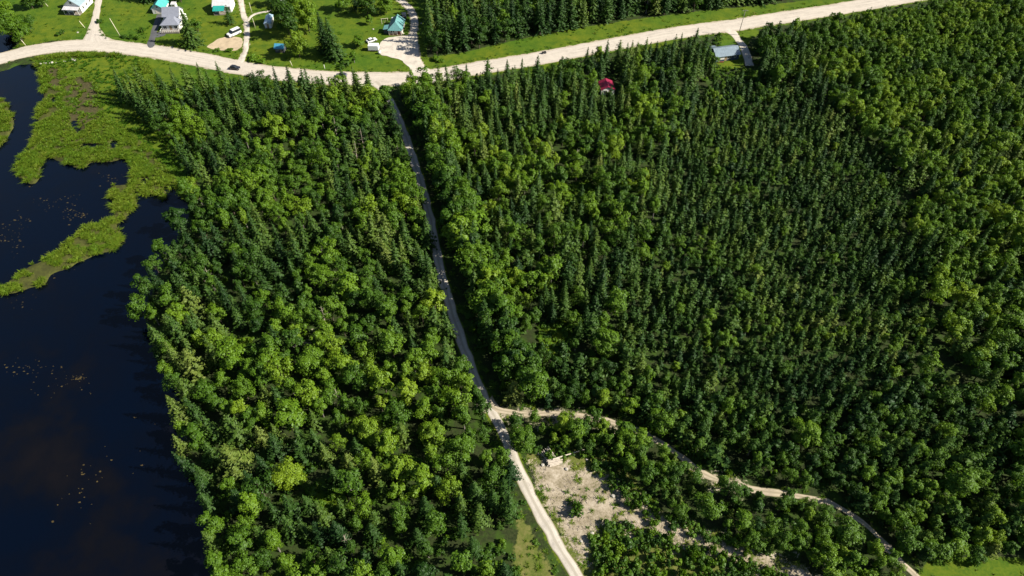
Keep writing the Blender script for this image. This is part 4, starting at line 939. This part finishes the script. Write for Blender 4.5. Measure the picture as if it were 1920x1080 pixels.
# teal-roofed house at the gravel yard
h = root_at('teal_roofed_house', 741, 67.5, -3, 'cream house with pale teal metal roof at the gravel yard', 'house')
part('wall', prism([(-2.7, 0), (2.7, 0), (2.7, 2.42), (0, 4.4), (-2.7, 2.42)], 'y', 3.0, 9.2), M['offwhite'], h); part('front_wall', box(-2.7, 2.7, 1.3, 2.97, 0, 2.3), M['offwhite'], h)
o_, e, t = .4, 2.62, 4.75
part('roof', ([(-3.1, .2, 2.25), (3.1, .2, 2.25), (3.1, 9.5, 2.4), (-3.1, 9.5, 2.4), (0, 3.2, t), (0, 9.5, t+.05), (-3.1, .2, 2.12), (3.1, .2, 2.12), (3.1, 9.5, 2.27), (-3.1, 9.5, 2.27), (0, 3.2, t-.14), (0, 9.5, t-.09)],
              [(0, 1, 4), (1, 2, 5, 4), (3, 0, 4, 5), (7, 6, 10), (8, 7, 10, 11), (6, 9, 11, 10), (1, 0, 6, 7), (2, 1, 7, 8), (0, 3, 9, 6), (5, 2, 8, 11), (3, 5, 11, 9)]), M['roof_teal_pale'], h)
posts(h, (-2.6, -.9, .9, 2.6), .4, 2.15, .08, M['offwhite']); part('porch_floor', box(-2.7, 2.7, .25, 1.27, 0, .2), M['wood'], h); part('porch_rail', box(-2.5, .8, .36, .42, .75, .9), M['wood'], h)
door(h, 1.5, y=1.3, m_=M['redwood'], z=.2); window(h, -1.2, .95, 1.3, 1.1, 1.3)
for y in (4.5, 7.2): window(h, y, 1.1, .9, 1.0, -2.7, 'right')
part('side_wing', box(-5.0, -2.73, 1.6, 4.9, 0, 1.9), M['dark'], h); part('wing_roof', prism([(-5.2, 1.88), (-2.73, 2.3), (-2.73, 2.42), (-5.2, 2.0)], 'y', 1.3, 5.1), M['roof_teal_pale'], h); part('back_canopy', slab((9.55, 2.7), (10.9, 2.5), -2.9, 1.6), M['roof_white'], h)
# blue house
h = root_at('blue_cottage', 1363, 114, 13, 'dark blue cottage with steel-blue metal roof by the gravel road', 'cottage')
gable(h, -5.0, 4.9, 0, 6.6, 2.5, 4.1, 'x', M['bluewall'], M['roof_steel'], .45)
part('porch_panel', box(-4.8, -1.4, -.12, -.02, .9, 2.2), M['white'], h); window(h, .6, .9, 1.5, 1.2, 0); window(h, 3.2, 1.1, .8, .8, 0); door(h, -.8)
part('back_annex', box(-4.6, -2.4, 6.63, 8.2, 0, 2.2), M['dark'], h); part('annex_roof', slab((6.7, 2.75), (8.5, 2.2), -4.8, -2.2), M['roof_steel'], h)
for k in range(6): tag(part('firewood_log', tube((g(1363, 113.5).x-3.9+.42*k, g(1363, 113.5).y-1.7, .16+.1*(k % 2)), (g(1363, 113.5).x-3.9+.42*k, g(1363, 113.5).y-1.0, .16+.1*(k % 2)), .15, .14, 7), M['redwood']), 'reddish firewood log before the blue cottage, %s from the left' % ORD[k], 'log', 'firewood by the blue cottage')
# red cabin
yard(1104, 206, 'spruce', 0, 13, 6, .32, 'tall spruce whose top overlaps the left edge of the crimson roof')
yard(1166, 172, 'spruce', 2, 11, 5, .25, 'dark spruce right behind the crimson-roofed cabin')
yard(1124, 150, 'spruce', 0, 12, 5.5, .2, 'dark spruce left behind the crimson-roofed cabin')
yard(1148, 200, 'spruce', 1, 5, 3.2, .4, 'small spruce in front of the crimson-roofed cabin')
yard(1162, 196, 'spruce', 1, 9, 4.5, .36, 'slim spruce in front of the right corner of the crimson-roofed cabin')
yard(1284, 122, 'spruce', 0, 11, 6, .15, 'dark spruce in the clump left of the blue cottage, leftmost')
yard(1302, 130, 'spruce', 3, 12, 6, .2, 'dark spruce in the clump left of the blue cottage, front one')
yard(1316, 116, 'spruce', 2, 12, 6, .12, 'very dark spruce in the clump left of the blue cottage, rear one')
yard(1328, 138, 'leafy', 6, 9, 6, .5, 'mid-green leafy tree against the left end of the blue cottage')
h = root_at('red_roofed_cabin', 1139, 178, 6, 'small white cabin with crimson roof hidden among tall spruces', 'cabin')
gable(h, -2.5, 2.5, 0, 5.6, 2.3, 3.5, 'y', M['white'], M['roof_red'], .25); door(h, .9, y=0); window(h, -1.0, .9, 1.1, 1.1); window(h, 2.8, 1.0, .9, .9, -2.5, 'right')

# ------------------------------------------------------------------ vehicles: local +X is forward
def wheels(root, xs, yw, r=.34, wd_=.22):
    for x in xs:
        for s in (-1, 1):
            wh = part('wheel', tube((x, s*yw-wd_/2, r), (x, s*yw+wd_/2, r), r, r, 14), M['tyre'], root); part('rim', tube((x, s*(yw+wd_/2)-.01, r), (x, s*(yw+wd_/2)+.012, r), r*.58, r*.58, 10), M['rim'], wh)
def taper(x0, x1, x2, x3, y0, y1, z0, z1):
    """cabin: base x0..x3 and half width y0 at z0, top x1..x2 and half width y1 at z1"""
    V = [(x0, -y0, z0), (x3, -y0, z0), (x3, y0, z0), (x0, y0, z0), (x1, -y1, z1), (x2, -y1, z1), (x2, y1, z1), (x1, y1, z1)]
    return V, [(0, 3, 2, 1), (4, 5, 6, 7), (0, 1, 5, 4), (1, 2, 6, 5), (2, 3, 7, 6), (3, 0, 4, 7)]
def car(name, px, py, rz, paint, kind, label, cat, z=0.03):
    p = g(px, py); o = tag(empty(name, (p.x, p.y, z+.06), R(rz)), label, cat)
    if kind == 'van':
        prof = [(-2.4, .32), (2.35, .32), (2.45, .55), (2.4, .95), (1.55, 1.12), (-2.4, 1.15)]; cab = (-2.38, -2.3, .75, 1.55, .92, .8, 1.15, 1.95); roof = (-2.3, .75, .8, 1.95)
    elif kind == 'pickup':
        prof = [(-2.6, .4), (2.5, .4), (2.6, .65), (2.5, 1.0), (1.3, 1.1), (-2.6, 1.1)]; cab = (-.9, -.6, .65, 1.25, .88, .74, 1.1, 1.8); roof = (-.6, .65, .74, 1.8)
    else:
        prof = [(-2.1, .3), (2.1, .3), (2.2, .5), (2.1, .76), (1.05, .9), (-1.85, .95), (-2.15, .75)]; cab = (-1.75, -1.15, .3, 1.05, .82, .66, .92, 1.42); roof = (-1.15, .3, .66, 1.42)
    hw = .95 if kind != 'car' else .88
    part('body', prism(prof, 'y', -hw, hw), paint, o); part('windows', taper(*cab), M['glass'], o)
    part('roof', box(roof[0], roof[1], -roof[2], roof[2], roof[3], roof[3]+.05, .02), paint, o)
    wheels(o, (-1.4, 1.45), hw-.06)
    for s in (-1, 1):
        part('headlight', box(prof[2][0]-.06, prof[2][0]+.03, s*hw*.72-.16, s*hw*.72+.16, .6, .76), M['lamp'], o); part('tail_light', box(prof[0][0]-.03, prof[0][0]+.05, s*hw*.78-.1, s*hw*.78+.1, .62, .78), M['redwood'], o)
    if kind == 'pickup': part('cargo_bed', box(-2.5, -1.0, -.8, .8, 1.1, 1.13), M['tyre'], o)
    return o
car('parked_van', 440, 65.5, -132, M['carwhite'], 'van', 'white van with dark windscreen parked beside the bare dirt patch', 'van').scale = (1.2, 1.2, 1.2)
car('car', 441, 130, -9, M['carblack'], 'car', 'black car on the gravel road near the farm track mouth', 'car', .12)
car('car', 641, 144, 178, M['cargrey'], 'car', 'dark grey car on the gravel road half hidden by spruce tops', 'car', .12)
car('pickup_truck', 758, 33, 100, M['carblack'], 'pickup', 'dark pickup truck parked behind the teal-roofed house', 'pickup')
car('parked_car', 697, 78, 35, M['carwhite'], 'car', 'white car parked just behind the white box trailer', 'car')
p = g(700.5, 97); o = tag(empty('box_trailer', (p.x, p.y, .03), R(-2)), 'white box trailer at the edge of the gravel yard', 'trailer')
part('box_body', box(-2.1, 2.1, -.05, 2.5, .6, 2.5, .04), M['carwhite'], o); part('chassis', box(-2.05, 2.05, .0, 2.4, .42, .58), M['tyre'], o); part('drawbar', tube((2.1, 1.2, .5), (3.3, 1.2, .5), .06, .05, 6), M['tyre'], o)
for y in (-.02, 2.45):
    for x in (-.55, .3): wh = part('wheel', tube((x, y-.12, .36), (x, y+.12, .36), .36, .36, 12), M['tyre'], o)
part('rear_door', box(-2.13, -2.1, .2, 2.3, .7, 2.35), M['offwhite'], o)
p = g(712, 101); o = tag(empty('white_tank', (p.x, p.y, .03), R(60)), 'small white upright tank at the lower corner of the box trailer', 'tank')
part('shell', join(tube((0, 0, .25), (0, 0, 1.1), .62, .62, 14), tube((0, 0, 1.1), (0, 0, 1.3), .62, .3, 14)), M['carwhite'], o, smooth_=True); part('lid', tube((0, 0, 1.3), (0, 0, 1.38), .18, .18, 10), M['tyre'], o); part('stand', tube((0, 0, 0), (0, 0, .25), .5, .5, 10), M['greywood'], o)
# quad bike on the road
p = g(1020, 100.5); o = tag(empty('quad_bike', (p.x, p.y, .13), R(18)), 'small dark quad bike alone on the pale gravel road', 'quad bike')
wheels(o, (-.55, .6), .42, .28, .22)
part('chassis', prism([(-.75, .3), (.8, .3), (.95, .5), (.75, .75), (.3, .8), (-.2, .66), (-.85, .72), (-.9, .5)], 'y', -.3, .3), M['carblack'], o); part('seat', box(-.6, .1, -.17, .17, .72, .86, .03), M['tyre'], o)
part('handlebar', join(tube((.38, 0, .7), (.3, 0, 1.1), .03, .03, 6), tube((.28, -.38, 1.1), (.28, .38, 1.1), .025, .025, 6)), M['tyre'], o); part('rack', box(-.95, -.6, -.32, .32, .76, .8), M['tyre'], o)
for s in (-1, 1): part('mudguard', box(.35, .9, s*.42-.13, s*.42+.13, .6, .66), M['carblack'], o); 

# ------------------------------------------------------------------ poles, posts, yard things
def pole(px, py, h, m_, label, cross=True, r=.13, lean=(0, 0), nm='utility_pole'):
    p = g(px, py); o = tag(empty(nm, (p.x, p.y, 0)), label, 'pole', 'poles and posts along the roads'); o.rotation_euler = (lean[0], lean[1], 0)
    part('shaft', tube((0, 0, -.4), (0, 0, h), r*1.15, r*.8, 9), m_, o, smooth_=True)
    if cross:
        part('crossarm', box(-1.1, 1.1, -.06, .06, h-.75, h-.6), m_, o)
        for x in (-1, -.45, .45, 1): part('insulator', tube((x, 0, h-.6), (x, 0, h-.42), .045, .03, 7), M['white'], o)
    return o
pole(1384.5, 66, 11.4, M['greywood'], 'dark utility pole beside the blue cottage driveway', lean=(0, .02))
pole(226, 69, 8.2, M['palewood'], 'tall pale leaning pole on the lawn left of the asphalt driveway', False, .12, (0, -.12))
pole(159, 52, 3.2, M['palewood'], 'short pale post on the lawn left of the side road', False, .14, (0, -.3), 'wooden_post')
pole(49, 86, 3.0, M['palewood'], 'short pale post beside the gravel road under the streamside tree', False, .11, (0, -.25), 'wooden_post')
pole(473, 25, 5, M['palewood'], 'thin pale pole right of the farm track, above the spur', False, .09, (0, 0), 'wooden_post')
pole(479, 53, 4.6, M['palewood'], 'thin pale pole right of the farm track, below the spur', False, .09, (0, 0), 'wooden_post')
pole(548, 124, 2.4, M['palewood'], 'short pale post on the road verge below the round tree', False, .1, (0, -.15), 'wooden_post')
pole(609, 129, 1.8, M['white'], 'short white post on the road verge above the spruce tops', False, .1, (0, 0), 'wooden_post')
pole(90, 12, 2.6, M['palewood'], 'short pale post under the trees left of the white farmhouse', False, .1, (0, -.3), 'wooden_post')
p = g(722, 44); o = tag(empty('swing_frame', (p.x, p.y, 0), R(12)), 'yellowish wooden swing frame on the lawn left of the teal house', 'swing frame')
for x in (-1.3, 1.3):
    for y in (-.7, .7): part('leg', tube((x, y, 0), (x, 0, 2.2), .07, .06, 6), M['palewood'], o)
part('top_beam', tube((-1.6, 0, 2.2), (1.6, 0, 2.2), .08, .08, 7), M['palewood'], o)
sw = part('swing_seat', box(-.3, .3, -.12, .12, .5, .54), M['wood'], o)
for x in (-.27, .27): part('swing_rope', tube((x, 0, .54), (x, 0, 2.15), .02, .02, 5), M['palewood'], o)

# brushwood left lying on the clearing
V, F = [], []
WS = np.array([tuple(g(rnd.uniform(990, 1520), rnd.uniform(846, 1085))[:2]) for k in range(5200)]); ms = soft([SAND[0]], WS, 3.0); cn = vnoise(WS[:, 0], WS[:, 1]+300, 3.5); rdx = seg_dist(WS, L_TRACK[::3])
for pnt, m_, c_, d_ in zip(WS, ms, cn, rdx):
    if m_ < .35 or c_ < .45 or d_ < 2.2: continue
    a_ = rnd.random()*6.28; l = .25+.7*rnd.random()**2; z_ = float(ground_z(pnt[0], pnt[1]))+.05
    v_, f_ = tube((pnt[0], pnt[1], z_), (pnt[0]+math.cos(a_)*l, pnt[1]+math.sin(a_)*l, z_+.12*rnd.random()), .03+.025*rnd.random(), .02, 4); i = len(V); V += v_; F += [tuple(x+i for x in q_) for q_ in f_]
tag(part('brushwood_litter', (V, F), M['deadwood']), 'grey sticks and brushwood strewn over the sandy clearing', 'debris', None, 'stuff')
# log heap and the long pole lying on the clearing
base = g(1039, 865)
def logp(name, a, b, r, label, group=None):
    """one log as its own object lying from a to b"""
    a, b = Vector(a), Vector(b); V, F = tube(a, b, r, r*.8, 9); me = mesh(name, V, F, [M['log'], M['logend']], [0]*9+[1, 1]); 
    return tag(link(bpy.data.objects.new(name, me)), label, 'log', group)
B = base
ax = Vector((.97, .22, 0)); up = Vector((0, 0, 1)); sd = Vector((-.22, .97, 0))
for row, nrow in enumerate((6, 5, 4, 2)):
    for k in range(nrow):
        l = 2.9+rnd.random()*.8; c = B+ax*rnd.uniform(-.25, .35)+sd*((k-nrow/2)*.36)+up*(.17+row*.28); d = (ax+sd*rnd.uniform(-.07, .07)+up*rnd.uniform(-.015, .015)).normalized()
        logp('log', c-d*l/2, c+d*l/2, .14+.05*rnd.random(), 'pale log in the %s layer of the heap, %s from the front' % (('bottom', 'second', 'third', 'top')[row], ORD[k]), 'logs of the heap on the clearing')
for k in range(9):
    c = B-ax*1.4+sd*(1.2+.1*k)+ax*(k*.24-.5)+up*(.22+.16*(k % 3)); d = (sd*1.0-ax*(.32+.25*rnd.random())+up*rnd.uniform(.0, .16)).normalized(); l = 2.6+rnd.random()*1.3
    logp('log', c-d*l/2+up*.05, c+d*l/2+up*.05, .12+.05*rnd.random(), 'pale log lying crosswise on the heap, %s from the track' % ORD[k], 'logs of the heap on the clearing')
a, b = g(1036, 866), g(1113, 838); logp('long_log', (a.x, a.y, 1.35), (b.x, b.y, .15), .15, 'long thin trunk reaching from the log heap into the thicket')
stump = [(1100, 862), (1062, 880), (1018, 872), (1010, 851), (1128, 900), (1150, 930), (1110, 1000), (1090, 1015)]
def rock(px, py, s, label, group):
    p = g(px, py); bm_V = []; n = 7
    V = [(0, 0, s*.75)]+[(math.cos(i*6.283/n)*s*(.6+.35*rnd.random()), math.sin(i*6.283/n)*s*(.6+.35*rnd.random()), s*(.42+.2*rnd.random())) for i in range(n)]+[(math.cos(i*6.283/n+.3)*s*(.85+.3*rnd.random()), math.sin(i*6.283/n+.3)*s*(.85+.3*rnd.random()), -.08) for i in range(n)]
    F = [(0, 1+i, 1+(i+1) % n) for i in range(n)]+[(1+i, 1+n+i, 1+n+(i+1) % n, 1+(i+1) % n) for i in range(n)]
    o = part('rock', (V, F), M['stone']); o.location = (p.x, p.y, float(ground_z(p.x, p.y))); o.rotation_euler = (0, 0, rnd.random()*6); return tag(o, label, 'rock', group)
for k, (x, y) in enumerate(sorted(stump)): rock(x, y, .3+.25*rnd.random(), 'pale stone on the sandy clearing, %s from the left' % ORD[k], 'pale stones on the clearing')
for k in range(16): rock(62+k*5.2+rnd.uniform(-2, 2), 117-k*.55+rnd.uniform(-4, 5), .22+.4*rnd.random()**2, 'pale boulder on the road bank above the river bend, %s from the left' % ORD[k], 'boulders on the road bank')
for x, y, lab in ((700, 55, 'pale boulder on the lawn left of the teal house'), (756, 63, 'pale stone between the teal house and the loop driveway'), (790, 44, 'pale stone right of the loop driveway'), (146, 61, 'pale stone in the grass beside the short post'), (1404, 109, 'white stone on the blue cottage driveway')): rock(x, y, .45, lab, None)
